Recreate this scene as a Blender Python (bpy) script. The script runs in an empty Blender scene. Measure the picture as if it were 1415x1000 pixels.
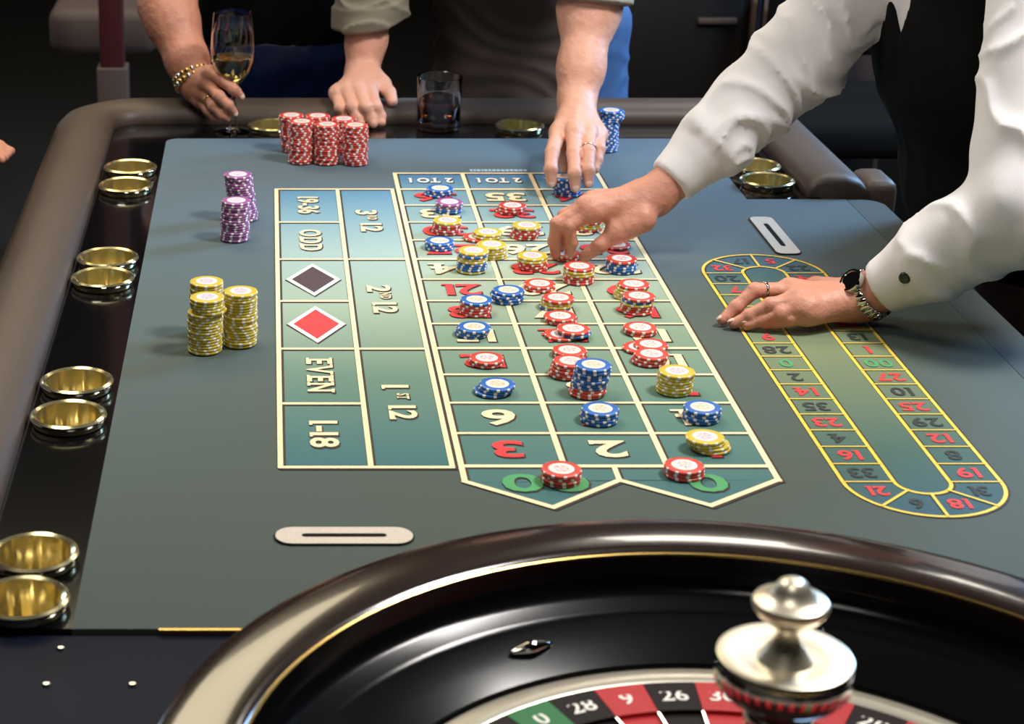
import bpy, bmesh, math, random
import numpy as np
from mathutils import Vector, Matrix

random.seed(7)
C = bpy.context.scene.collection
S = bpy.context.scene
ZT = 0.80                     # height of the playing surface above the floor
PI = math.pi

# ------------------------------------------------------------------ camera
FPX, PX0, PY0, HC = 2650.0, 370.0, 500.0, 0.78
TH = math.atan(1030.0 / FPX)
SN, CS = math.sin(TH), math.cos(TH)
cam_d = bpy.data.cameras.new('camera'); cam = bpy.data.objects.new('camera', cam_d); C.objects.link(cam)
cam.location = (0, 0, ZT + HC); cam.rotation_euler = (PI/2 - TH, 0, 0)
cam_d.sensor_width = 36; cam_d.lens = 36 * FPX / 1415
cam_d.shift_x = (707.5 - PX0) / 1415
cam_d.clip_start = 0.05; cam_d.clip_end = 60
cam_d.dof.use_dof = True; cam_d.dof.focus_distance = 2.3; cam_d.dof.aperture_fstop = 9.5
S.camera = cam
# ------------------------------------------------------------------ look
S.view_settings.view_transform = 'Standard'; S.view_settings.look = 'None'
S.view_settings.gamma = 1; S.view_settings.use_curve_mapping = False
S.view_settings.exposure = -0.15
w = bpy.data.worlds.new('world'); S.world = w; w.use_nodes = True
w.node_tree.nodes['Background'].inputs[0].default_value = (0.55, 0.62, 0.8, 1)
w.node_tree.nodes['Background'].inputs[1].default_value = 0.05

def area(name, loc, target, size, power, col, size_y=None):
    l = bpy.data.lights.new(name, 'AREA'); l.energy = power; l.color = col; l.size = size
    if size_y: l.shape = 'RECTANGLE'; l.size_y = size_y
    o = bpy.data.objects.new(name, l); C.objects.link(o); o.location = loc
    d = Vector(target) - Vector(loc); o.rotation_euler = d.to_track_quat('-Z', 'Y').to_euler()
    return o
# light of the room: warm pendants above the table, blue accent light of the gaming hall, added blue glint lights
area('ceiling_lamp_key', (1.35, 1.9, 2.78), (0.40, 2.2, ZT), 0.45, 58, (1.0, 0.965, 0.93))
area('ceiling_lamp_left', (-0.6, 2.3, 2.82), (0.2, 2.3, ZT), 0.6, 18, (1.0, 0.95, 0.90))
area('ceiling_lamp_near', (0.1, 0.5, 2.8), (0.35, 1.9, ZT), 0.6, 9, (1.0, 0.95, 0.88))
area('ceiling_lamp_far', (-0.55, 4.1, 2.8), (-0.55, 4.1, 0), 1.7, 50, (1.0, 0.86, 0.58), 1.5)
area('ceiling_lamp_far_right', (1.27, 4.2, 2.8), (1.27, 4.2, 0), 0.7, 22, (1.0, 0.92, 0.8))
area('blue_accent_light', (2.2, 3.7, 1.9), (0.6, 2.7, ZT), 0.7, 64, (0.32, 0.60, 1.0))
area('added_glint_light_back', (1.0, 6.5, 1.5), (0.3, 3.0, ZT+0.1), 0.9, 12, (0.55, 0.75, 1.0))  # unseen blue panel added for reflections in the glasses and a blue rim
area('added_glint_light_left', (-1.7, 4.6, 1.6), (-0.1, 3.0, ZT+0.1), 0.5, 10, (0.6, 0.78, 1.0))  # second unseen blue panel, added on the left for the same glints

# ------------------------------------------------------------------ helpers
def ray(px, py):
    u = (px - PX0) / FPX; v = (PY0 - py) / FPX
    return u, CS + v * SN, -SN + v * CS
def Q(px, py, z=0.0):          # point at height z over the table
    a, b, c = ray(px, py); t = (z - HC) / c
    return Vector((a * t, b * t, z))
def R(px, py, Y):              # point at depth Y
    a, b, c = ray(px, py); t = Y / b
    return Vector((a * t, Y, HC + c * t))
def lin(h):
    if isinstance(h, str):
        h = [int(h[i:i+2], 16) / 255 for i in (0, 2, 4)]
    return tuple((x / 12.92 if x <= 0.04045 else ((x + 0.055) / 1.055) ** 2.4) for x in h) + (1,)
def mat(name, col, rough=0.5, metal=0.0, noise=0.0, nscale=20, bump=0.0, bscale=200, coat=0.0, sheen=0.0, spec=None, sub=0.0, col2=None):
    m = bpy.data.materials.new(name); m.use_nodes = True; nt = m.node_tree
    b = nt.nodes['Principled BSDF']; c = lin(col)
    b.inputs['Base Color'].default_value = c; b.inputs['Roughness'].default_value = rough; b.inputs['Metallic'].default_value = metal
    if coat: b.inputs['Coat Weight'].default_value = coat; b.inputs['Coat Roughness'].default_value = 0.05
    if sheen: b.inputs['Sheen Weight'].default_value = sheen; b.inputs['Sheen Roughness'].default_value = 0.4
    if spec is not None: b.inputs['Specular IOR Level'].default_value = spec
    if sub: b.inputs['Subsurface Weight'].default_value = sub; b.inputs['Subsurface Radius'].default_value = (0.012, 0.004, 0.002); b.inputs['Subsurface Scale'].default_value = 0.6
    tc = nt.nodes.new('ShaderNodeTexCoord')
    if noise or col2:
        n = nt.nodes.new('ShaderNodeTexNoise'); n.inputs['Scale'].default_value = nscale; n.inputs['Detail'].default_value = 4
        nt.links.new(tc.outputs['Object'], n.inputs['Vector'])
        mx = nt.nodes.new('ShaderNodeMix'); mx.data_type = 'RGBA'
        if col2: a, d = c, lin(col2)
        else:
            a = tuple(min(1, x * (1 + noise)) for x in c[:3]) + (1,); d = tuple(x * (1 - noise) for x in c[:3]) + (1,)
        mx.inputs[6].default_value = a; mx.inputs[7].default_value = d
        nt.links.new(n.outputs['Fac'], mx.inputs[0]); nt.links.new(mx.outputs[2], b.inputs['Base Color'])
    if bump:
        n2 = nt.nodes.new('ShaderNodeTexNoise'); n2.inputs['Scale'].default_value = bscale; n2.inputs['Detail'].default_value = 3
        nt.links.new(tc.outputs['Object'], n2.inputs['Vector'])
        bp = nt.nodes.new('ShaderNodeBump'); bp.inputs['Strength'].default_value = bump; bp.inputs['Distance'].default_value = 0.002
        nt.links.new(n2.outputs['Fac'], bp.inputs['Height']); nt.links.new(bp.outputs['Normal'], b.inputs['Normal'])
    return m
def tag(o, label=None, cat=None, group=None, kind=None):
    if label: o['label'] = label
    if cat: o['category'] = cat
    if group: o['group'] = group
    if kind: o['kind'] = kind
    return o
def empty(name, loc, label, cat, group=None):
    o = bpy.data.objects.new(name, None); C.objects.link(o); o.location = (loc[0], loc[1], loc[2] + ZT)
    return tag(o, label, cat, group)
def link(name, me, mats, parent=None, loc=None, smooth=True):
    for m in (mats if isinstance(mats, (list, tuple)) else [mats]): me.materials.append(m)
    if smooth: me.polygons.foreach_set('use_smooth', [True] * len(me.polygons)); me.update()
    o = bpy.data.objects.new(name, me); C.objects.link(o)
    if parent is not None:
        o.parent = parent
        if loc is None:        # geometry given in table coordinates: bring into the parent's frame
            pl = abs_loc(parent); o.location = (-pl[0], -pl[1], -pl[2] + ZT)
        else: o.location = loc
    else:
        o.location = (0, 0, ZT) if loc is None else (loc[0], loc[1], loc[2] + ZT)
    return o
def abs_loc(o):
    v = Vector((0, 0, 0))
    while o is not None: v += Vector(o.location); o = o.parent
    return v
def bm_mesh(bm, name='m', sharp=None):
    me = bpy.data.meshes.new(name); bm.normal_update(); bm.to_mesh(me); bm.free()
    return me
def sharpen(me, ang=35):
    me.set_sharp_from_angle(angle=math.radians(ang)); return me
def lathe(prof, n=48, mi=None):
    """profile list of (r, z); closed to axis where r == 0"""
    v = []; f = []; idx = []
    for r, z in prof:
        if r < 1e-6: idx.append([len(v)]); v.append((0, 0, z))
        else:
            idx.append(list(range(len(v), len(v) + n)))
            for k in range(n): a = 2*PI*k/n; v.append((r*math.cos(a), r*math.sin(a), z))
    for i in range(len(prof) - 1):
        A, B = idx[i], idx[i+1]
        for k in range(n):
            k2 = (k + 1) % n
            if len(A) == 1 and len(B) == 1: continue
            if len(A) == 1: f.append((A[0], B[k], B[k2]))
            elif len(B) == 1: f.append((A[k], B[0], A[k2]))
            else: f.append((A[k], B[k], B[k2], A[k2]))
    me = bpy.data.meshes.new('lathe'); me.from_pydata(v, [], f); me.update()
    bm = bmesh.new(); bm.from_mesh(me); bmesh.ops.recalc_face_normals(bm, faces=bm.faces); bm.to_mesh(me); bm.free()
    return sharpen(me)
def box_bm(bm, x0, x1, y0, y1, z0, z1, bev=0.0):
    b2 = bmesh.new()
    bmesh.ops.create_cube(b2, size=1)
    for vv in b2.verts: vv.co = Vector(((x0+x1)/2 + vv.co.x*(x1-x0), (y0+y1)/2 + vv.co.y*(y1-y0), (z0+z1)/2 + vv.co.z*(z1-z0)))
    if bev: bmesh.ops.bevel(b2, geom=b2.edges[:], offset=bev, segments=3, affect='EDGES', profile=0.5)
    me = bpy.data.meshes.new('t'); b2.to_mesh(me); b2.free(); bm.from_mesh(me); bpy.data.meshes.remove(me)
def box(x0, x1, y0, y1, z0, z1, bev=0.0):
    bm = bmesh.new(); box_bm(bm, x0, x1, y0, y1, z0, z1, bev); return sharpen(bm_mesh(bm), 50)
def poly_slab(outer, holes, z0, z1):
    """flat slab with holes, from a filled 2D curve"""
    cu = bpy.data.curves.new('c', 'CURVE'); cu.dimensions = '2D'; cu.fill_mode = 'BOTH'
    for lp in [outer] + holes:
        s = cu.splines.new('POLY'); s.points.add(len(lp) - 1); s.use_cyclic_u = True
        for p, q in zip(s.points, lp): p.co = (q[0], q[1], 0, 1)
    cu.extrude = (z1 - z0) / 2
    o = bpy.data.objects.new('c', cu); C.objects.link(o)
    me = bpy.data.meshes.new_from_object(o); bpy.data.objects.remove(o); bpy.data.curves.remove(cu)
    for v in me.vertices: v.co.z += (z0 + z1) / 2
    return sharpen(me)
def circ(x, y, r, n=40): return [(x + r*math.cos(2*PI*k/n), y + r*math.sin(2*PI*k/n)) for k in range(n)]
def tube(pts, rad, n=10, closed=False):
    pts = [Vector(p) for p in pts]; N = len(pts); v = []; f = []
    rr = rad if isinstance(rad, (list, tuple)) else [rad] * N
    up = Vector((0.13, 0.21, 0.97))
    for i, p in enumerate(pts):
        a = pts[(i+1) % N] if (closed or i < N-1) else p; b = pts[i-1] if (closed or i > 0) else p
        t = (a - b).normalized(); x = t.cross(up)
        if x.length < 1e-3: x = t.cross(Vector((1, 0, 0)))
        x.normalize(); y = t.cross(x)
        for k in range(n): an = 2*PI*k/n; v.append(p + rr[i]*(math.cos(an)*x + math.sin(an)*y))
    for i in range(N if closed else N-1):
        j = (i+1) % N
        for k in range(n): k2 = (k+1) % n; f.append((i*n+k, i*n+k2, j*n+k2, j*n+k))
    if not closed: f.append(tuple(range(n))[::-1]); f.append(tuple((N-1)*n + k for k in range(n)))
    me = bpy.data.meshes.new('tube'); me.from_pydata([tuple(q) for q in v], [], f); me.update()
    return sharpen(me, 60)
def raw_text(ch, size, off):
    cu = bpy.data.curves.new('t', 'FONT'); cu.body = ch; cu.size = size; cu.offset = off; cu.resolution_u = 3
    o = bpy.data.objects.new('t', cu); C.objects.link(o)
    me = bpy.data.meshes.new_from_object(o); bpy.data.objects.remove(o); bpy.data.curves.remove(cu); return me
GL = {}
def glyph(ch, w):
    """unit-size letter, bold, with slab serifs on its stems"""
    key = (ch, round(w, 3))
    if key in GL: return GL[key]
    me = raw_text(ch, 1.0, w)
    vs = [(v.co.x, v.co.y) for v in me.vertices]; fs = [tuple(p.vertices) for p in me.polygons]; bpy.data.meshes.remove(me)
    x0_ = min(v[0] for v in vs); x1_ = max(v[0] for v in vs); y0_ = min(v[1] for v in vs); y1_ = max(v[1] for v in vs)
    vs = [(v[0]-x0_, v[1]) for v in vs]; W_ = x1_-x0_; h_ = 0.055 + w
    bars = []
    if ch == '1': bars = [(W_*0.22, W_*1.22+0.04, y0_, y0_+h_)]
    if ch == '4': bars = [(W_*0.45, W_*1.08, y0_, y0_+h_)]
    if ch == '7': bars = [(0, h_, y1_-0.17, y1_)]
    if ch == '2': bars = [(W_-h_*0.8, W_, y0_, y0_+0.17)]
    if ch == '5': bars = [(W_-h_*0.9, W_, y1_-0.13, y1_)]
    if ch in 'ED': bars = [(-0.09, 0.1, y0_, y0_+h_), (-0.09, 0.1, y1_-h_, y1_)]
    if ch == 'T': bars = [(W_/2-0.17, W_/2+0.17, y0_, y0_+h_), (0, h_*0.8, y1_-0.17, y1_), (W_-h_*0.8, W_, y1_-0.17, y1_)]
    if ch in 'VN': bars = [(-0.09, 0.2, y1_-h_, y1_), (W_-0.2, W_+0.09, y1_-h_, y1_)]
    if ch == 'N': bars.append((-0.09, 0.22, y0_, y0_+h_))
    zs = [0.0]*len(vs)
    for a, b, c, d in bars:
        n_ = len(vs); vs += [(a, c), (b, c), (b, d), (a, d)]; zs += [0.003]*4; fs.append((n_, n_+1, n_+2, n_+3))
    GL[key] = (vs, zs, fs, max(W_, max([b[1] for b in bars] + [0])), min([0] + [b[0] for b in bars])); return GL[key]
def text_mesh(s, size, rot, x, y, z, off=0.0, sx=1.0):
    V_ = []; F_ = []; cx = 0.0; w = off/size
    for ch in s:
        if ch == ' ': cx += 0.30; continue
        vs, zs, fs, wd, lo_ = glyph(ch, w); b = len(V_); cx -= lo_
        V_ += [(cx + p[0], p[1], q) for p, q in zip(vs, zs)]; F_ += [tuple(i+b for i in f) for f in fs]; cx += wd + 0.075 - w*1.2
    xs = [v[0] for v in V_]; ys = [v[1] for v in V_]; mx, my = (min(xs)+max(xs))/2, (min(ys)+max(ys))/2
    c, sn = math.cos(rot), math.sin(rot); out = []
    for v in V_:
        a, b = (v[0]-mx)*sx*size, (v[1]-my)*size
        out.append((x + a*c - b*sn, y + a*sn + b*c, z + v[2]*size))
    me = bpy.data.meshes.new('text'); me.from_pydata(out, [], F_); me.update(); return me
def join_meshes(meshes):
    bm = bmesh.new()
    for m in meshes: bm.from_mesh(m)
    return bm_mesh(bm)

# ------------------------------------------------------------------ implicit surfaces (bodies, hands, clothes)
def smin(a, b, k):
    h = np.maximum(k - np.abs(a - b), 0) / k
    return np.minimum(a, b) - h*h*k*0.25
def smax(a, b, k): return -smin(-a, -b, k)
def cone(P, a, b, ra, rb, sc=None):
    a = np.array(a, np.float32); b = np.array(b, np.float32); ba = b - a
    q = P - a; t = np.clip((q @ ba) / max(float(ba @ ba), 1e-9), 0, 1)
    d = q - t[..., None]*ba
    if sc is not None:          # (axis, factor): widen along an axis
        ax, fa = np.array(sc[0], np.float32), sc[1]; ax = ax/np.linalg.norm(ax)
        comp = d @ ax; d = d + ((1/fa - 1)*comp)[..., None]*ax
    return np.sqrt((d*d).sum(-1)) - (ra + (rb - ra)*t)
def chain(P, pts, rad, k=0.006, sc=None):
    d = None
    for i in range(len(pts) - 1):
        e = cone(P, pts[i], pts[i+1], rad[i], rad[i+1], sc)
        d = e if d is None else smin(d, e, k)
    return d
def hsh(i, j, k, seed):
    n = (i*374761393 + j*668265263 + k*2147483647 + seed*974634777) & 0xffffffff
    n = ((n ^ (n >> 13)) * 1274126177) & 0xffffffff
    return ((n ^ (n >> 16)) & 0xffff) / 65535.0
def vnoise(P, fr, seed=0):
    p = P*fr + 100.0; i = np.floor(p).astype(np.int64); f = (p - i); f = f*f*(3-2*f); out = 0
    for dx in (0, 1):
        for dy in (0, 1):
            for dz in (0, 1):
                wv = (f[..., 0] if dx else 1-f[..., 0])*(f[..., 1] if dy else 1-f[..., 1])*(f[..., 2] if dz else 1-f[..., 2])
                out = out + wv*hsh(i[..., 0]+dx, i[..., 1]+dy, i[..., 2]+dz, seed)
    return out*2 - 1
def surf(fn, lo, hi, h):
    """naive surface nets of fn(P)=0 in the box lo..hi with cell h"""
    lo = np.array(lo, float); n = np.ceil((np.array(hi) - lo)/h).astype(int) + 1
    xs = [lo[a] + h*np.arange(n[a]) for a in range(3)]
    vals = np.empty(tuple(n), np.float32); st = max(1, int(250000/(n[1]*n[2])))
    YY, ZZ = np.meshgrid(xs[1], xs[2], indexing='ij')
    for i in range(0, n[0], st):
        sl = xs[0][i:i+st]
        P = np.stack([np.broadcast_to(sl[:, None, None], (len(sl),)+YY.shape), np.broadcast_to(YY, (len(sl),)+YY.shape), np.broadcast_to(ZZ, (len(sl),)+YY.shape)], -1).astype(np.float32)
        vals[i:i+st] = fn(P)
    vals[0] = vals[-1] = 1; vals[:, 0] = vals[:, -1] = 1; vals[:, :, 0] = vals[:, :, -1] = 1
    ins = vals < 0
    m = [n[0]-1, n[1]-1, n[2]-1]
    cnt = np.zeros(m, np.int8)
    cor = [(a, b, c) for a in (0, 1) for b in (0, 1) for c in (0, 1)]
    for a, b, c in cor: cnt += ins[a:a+m[0], b:b+m[1], c:c+m[2]]
    act = np.argwhere((cnt > 0) & (cnt < 8)); idm = -np.ones(m, np.int64); idm[tuple(act.T)] = np.arange(len(act))
    acc = np.zeros((len(act), 3)); num = np.zeros(len(act))
    for a, b, c in cor:
        for ax in range(3):
            if (a, b, c)[ax] == 0:
                e = [a, b, c]; e[ax] = 1
                v0 = vals[act[:, 0]+a, act[:, 1]+b, act[:, 2]+c]; v1 = vals[act[:, 0]+e[0], act[:, 1]+e[1], act[:, 2]+e[2]]
                cr = (v0 < 0) != (v1 < 0); t = np.where(cr, v0/np.where(cr, v0-v1, 1), 0)
                p = np.tile(np.array([a, b, c], float), (len(act), 1)); p[:, ax] += t
                acc += p*cr[:, None]; num += cr
    V = lo + h*(act + acc/num[:, None]); F = []
    for ax in range(3):
        o1, o2 = (ax+1) % 3, (ax+2) % 3
        s0 = [slice(1, m[k]) for k in range(3)]; s0[ax] = slice(0, m[ax]); s1 = list(s0); s1[ax] = slice(1, m[ax]+1)
        A = ins[tuple(s0)]; B = ins[tuple(s1)]
        for flip, M in ((False, A & ~B), (True, B & ~A)):
            g = np.argwhere(M); off = np.array([1, 1, 1]); off[ax] = 0; g = g + off
            e1 = np.zeros(3, int); e1[o1] = 1; e2 = np.zeros(3, int); e2[o2] = 1
            q = [idm[tuple((g - e1 - e2).T)], idm[tuple((g - e2).T)], idm[tuple(g.T)], idm[tuple((g - e1).T)]]
            q = np.stack(q, 1)
            if flip: q = q[:, ::-1]
            F.append(q)
    F = np.concatenate(F); F = F[(F >= 0).all(1)]
    me = bpy.data.meshes.new('surf')
    me.vertices.add(len(V)); me.vertices.foreach_set('co', V.astype(np.float32).ravel())
    me.loops.add(F.size); me.loops.foreach_set('vertex_index', F.ravel().astype(np.int32))
    me.polygons.add(len(F)); me.polygons.foreach_set('loop_start', np.arange(0, F.size, 4, dtype=np.int32))
    me.polygons.foreach_set('loop_total', np.full(len(F), 4, np.int32)); me.update(calc_edges=True); me.validate()
    return me
def bounds(pts, pad):
    a = np.array([tuple(p) for p in pts]); return a.min(0) - pad, a.max(0) + pad

# ------------------------------------------------------------------ materials
M = {}
M['black_gloss'] = mat('black_gloss', '0a0a0c', 0.13, coat=0.3)
M['panel'] = mat('panel_black', '0b1020', 0.55, noise=0.3, nscale=8, spec=0.12)
M['rail'] = mat('brown_leather', '4a3d34', 0.5, noise=0.12, nscale=9, bump=0.15, bscale=350)
M['cream'] = mat('cream_print', 'f3deb2', 0.75)
M['print_dark'] = mat('dark_print', '3a2c28', 0.8)
M['red_print'] = mat('red_print', 'e23a3c', 0.75)
M['black_print'] = mat('black_print', '2f3433', 0.8)
M['green_print'] = mat('green_print', '4d9a62', 0.8)
M['yellow_line'] = mat('yellow_line', 'ecc94a', 0.7)
M['white_print'] = mat('white_print', 'f4efe6', 0.75)
M['blue_print'] = mat('pale_blue_print', '9fb6d6', 0.8)
M['maroon'] = mat('black_diamond', '4d3a40', 0.8)
M['chrome'] = mat('chrome', 'd8d6d0', 0.09, metal=1.0)
M['cup'] = mat('cup_steel', 'dccf9e', 0.2, metal=0.93)
M['wood'] = mat('dark_wood', '2b201c', 0.16, coat=0.6, noise=0.35, nscale=14)
M['wood_black'] = mat('black_wood', '0b0a0c', 0.16, spec=0.22)
M['satin'] = mat('satin_silver', 'e9dfc8', 0.34, metal=0.8)
M['gold'] = mat('gold', 'd9b56a', 0.22, metal=1.0)
M['silver'] = mat('brushed_silver', 'b9b3a4', 0.3, metal=0.6)
M['wheel_red'] = mat('wheel_red', 'b5161e', 0.5)
M['wheel_black'] = mat('wheel_black', '16090b', 0.55, spec=0.2)
M['wheel_green'] = mat('wheel_green', '0d6b35', 0.5)
M['skin'] = mat('skin', 'cf9078', 0.5, noise=0.10, nscale=30, bump=0.35, bscale=260, sub=0.12)
M['skin2'] = mat('skin_warm', 'c98a70', 0.5, noise=0.10, nscale=30, bump=0.35, bscale=260, sub=0.12)
M['skin3'] = mat('skin_light', 'dfa68e', 0.5, noise=0.10, nscale=30, bump=0.35, bscale=260, sub=0.12)
M['nail'] = mat('nail', 'e8bfae', 0.25, coat=0.3)
M['white_cloth'] = mat('white_cotton', 'f3f0f2', 0.8, bump=0.12, bscale=900)
M['black_cloth'] = mat('black_cloth', '060607', 0.9, spec=0.2)
M['brown_cloth'] = mat('brown_cloth', '4a3f39', 0.9, noise=0.15, nscale=20)
M['khaki'] = mat('khaki_cloth', '8d8674', 0.85, bump=0.2, bscale=700)
M['denim'] = mat('denim', '3f6290', 0.85, noise=0.25, nscale=60)
M['navy'] = mat('navy_satin', '0a1c44', 0.4, noise=0.2, nscale=20)
M['hair'] = mat('dark_hair', '1c1410', 0.5, noise=0.4, nscale=80)
M['carpet'] = mat('carpet', '0c0a0b', 0.95, noise=0.4, nscale=3)
M['wall'] = mat('wall_paint', '0d0b0c', 0.9, noise=0.2, nscale=2)
M['dark_red'] = mat('dark_red', '4a1418', 0.6)
M['dim_brown'] = mat('dim_brown', '4a3b36', 0.7)
M['cabinet'] = mat('cabinet_black', '141011', 0.45)
def glass_mat(name, col, ior=1.45, rough=0.0):
    m = bpy.data.materials.new(name); m.use_nodes = True; b = m.node_tree.nodes['Principled BSDF']
    b.inputs['Base Color'].default_value = lin(col); b.inputs['Transmission Weight'].default_value = 1; b.inputs['IOR'].default_value = ior
    b.inputs['Roughness'].default_value = rough; return m
M['glass'] = glass_mat('glass', 'ffffff')
M['wine'] = glass_mat('white_wine', 'f0dc90', 1.33)
M['whiskey'] = glass_mat('whiskey', '8a3f14', 1.34)

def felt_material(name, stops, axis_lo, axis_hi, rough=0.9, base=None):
    """cloth with a colour run along its length"""
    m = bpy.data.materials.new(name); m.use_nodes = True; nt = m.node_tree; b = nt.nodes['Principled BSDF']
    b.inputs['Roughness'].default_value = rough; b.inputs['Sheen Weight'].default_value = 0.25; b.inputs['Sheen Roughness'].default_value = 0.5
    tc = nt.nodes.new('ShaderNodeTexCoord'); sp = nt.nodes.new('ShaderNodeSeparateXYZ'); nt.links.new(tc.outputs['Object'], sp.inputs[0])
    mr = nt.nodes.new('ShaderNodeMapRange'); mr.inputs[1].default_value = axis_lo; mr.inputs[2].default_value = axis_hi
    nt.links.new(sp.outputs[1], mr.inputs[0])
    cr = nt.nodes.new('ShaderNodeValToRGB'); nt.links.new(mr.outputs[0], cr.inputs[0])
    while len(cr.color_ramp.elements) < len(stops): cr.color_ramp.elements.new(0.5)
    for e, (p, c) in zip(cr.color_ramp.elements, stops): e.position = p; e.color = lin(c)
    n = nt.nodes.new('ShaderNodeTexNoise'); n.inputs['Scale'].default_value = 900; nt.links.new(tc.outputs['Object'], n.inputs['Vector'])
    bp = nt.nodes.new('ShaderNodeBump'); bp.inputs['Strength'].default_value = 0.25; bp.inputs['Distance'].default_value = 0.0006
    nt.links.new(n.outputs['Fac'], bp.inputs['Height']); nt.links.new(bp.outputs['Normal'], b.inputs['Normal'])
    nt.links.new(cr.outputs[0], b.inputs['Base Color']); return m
M['felt'] = felt_material('green_felt', [(0, '39453e'), (0.5, '41524c'), (0.8, '455b66'), (1, '3f5a68')], 1.4, 3.0)  # blue light and grazing reflection painted into the far end of plain felt
M['felt_dark'] = felt_material('green_felt_border', [(0, '343f3d'), (1, '3c4c4e')], 1.4, 3.0)  # same far-end blue light painted in, fainter
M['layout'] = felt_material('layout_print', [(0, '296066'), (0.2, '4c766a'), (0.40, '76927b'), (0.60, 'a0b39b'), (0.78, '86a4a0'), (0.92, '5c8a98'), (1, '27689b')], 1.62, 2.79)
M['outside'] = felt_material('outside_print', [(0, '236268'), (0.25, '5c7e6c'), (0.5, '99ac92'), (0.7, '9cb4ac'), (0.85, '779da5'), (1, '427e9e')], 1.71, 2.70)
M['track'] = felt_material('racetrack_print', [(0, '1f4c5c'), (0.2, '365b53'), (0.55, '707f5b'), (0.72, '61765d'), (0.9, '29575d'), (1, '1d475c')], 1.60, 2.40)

# ------------------------------------------------------------------ the room
def struct(name, me, m):
    o = link(name, me, m, smooth=False); o['kind'] = 'structure'; return o
struct('floor', box(-6, 7, -3, 9, -ZT-0.1, -ZT), M['carpet'])
struct('ceiling', box(-6, 7, -3, 9, 2.35, 2.45), M['wall'])
struct('wall_back', box(-6, 7, 9, 9.1, -ZT, 2.35), M['wall'])
struct('wall_left', box(-6.1, -6, -3, 9, -ZT, 2.35), M['wall'])
struct('wall_right', box(7, 7.1, -3, 9, -ZT, 2.35), M['wall'])
struct('wall_front', box(-6, 7, -3.1, -3, -ZT, 2.35), M['wall'])

# ------------------------------------------------------------------ the table
table = empty('roulette_table', (0.35, 2.0, -ZT), 'long roulette table with green felt layout and brown padded armrest', 'table')
XL, XR, XB, XE = -0.162, 0.688, 0.830, 0.880
YN, YF, YS = 1.398, 2.995, 2.652
def rc(cx, cy, r, a0, a1, n=6): return [(cx + r*math.cos(math.radians(a0+(a1-a0)*k/n)), cy + r*math.sin(math.radians(a0+(a1-a0)*k/n))) for k in range(n+1)]
felt_outline = [(XL, YN)] + [(XB, YN), (XB, YS), (XR, YS)] + [(XR, YF)] + rc(XL+0.02, YF-0.02, 0.02, 90, 180)
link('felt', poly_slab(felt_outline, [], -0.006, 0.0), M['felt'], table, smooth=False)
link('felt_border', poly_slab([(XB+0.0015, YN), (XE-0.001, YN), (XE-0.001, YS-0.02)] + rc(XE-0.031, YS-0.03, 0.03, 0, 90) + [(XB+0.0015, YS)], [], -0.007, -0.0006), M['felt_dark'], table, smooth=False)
CR = 0.036
cups = [(-0.209, 0), (-0.209, 0), (-0.207, 0), (-0.207, 0), (-0.207, 0), (-0.207, 0), (-0.207, 0), (-0.207, 0)]
def cup_y(py): return Q(0, py, 0.008).y
cup_pos = []
for a, b in ((232, 257), (357, 385), (528, 575), (781, 845)):
    ya, yb = cup_y(a), cup_y(b); m_ = (ya+yb)/2; d_ = max(ya-yb, 0.078)/2
    m_ = max(m_, YN + CR - 0.0005 + d_); cup_pos += [(-0.2065, m_+d_), (-0.2065, m_-d_)]
ya, yb = cup_y(229), cup_y(251); m_ = (ya+yb)/2
cup_r = [(0.733, m_+0.041), (0.733, m_-0.041)]
cup_f = [(Q(376, 178, .008).x, 3.043), (Q(720, 178, .008).x, 3.043)]
XTL, XTR, YTF = -0.250, 0.776, 3.088
tray = [(XTL, YN), (XL, YN), (XL, YF-0.02)] + rc(XL+0.02, YF-0.02, 0.02, 180, 90) + [(XR, YF), (XR, YS), (XTR+0.02, YS), (XTR+0.02, YTF+0.02), (XTL-0.02, YTF+0.02), (XTL-0.02, YN)]
link('tray_border', poly_slab(tray, [circ(x, y, CR-0.002) for x, y in cup_pos + cup_r + cup_f], -0.01, 0.0002), M['black_gloss'], table, smooth=False)
# table body and pedestals
link('table_body', box(-0.33, XE, 0.45, 3.13, -0.16, -0.075, 0.01), M['cabinet'], table)
for yy in (1.0, 2.75):
    link('pedestal', box(0.05, 0.55, yy-0.15, yy+0.15, -ZT, -0.16, 0.02), M['cabinet'], table)
link('panel_deck', box(-0.33, 0.93, 0.45, YN-0.002, -0.075, -0.004, 0.003), M['panel'], table)
link('gold_trim', box(-0.09, XE, YN-0.0035, YN-0.0005, -0.004, 0.0008), M['gold'], table)
for px, py in ((84, 895), (64, 945), (183, 945)):
    p = Q(px, py, -0.003)
    link('screw', lathe([(0, 0.0016), (0.0024, 0.0013), (0.0034, 0.0002), (0.0034, -0.001)], 14), M['chrome'], table, loc=(p.x-0.35, p.y-2.0, p.z+ZT))
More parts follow.
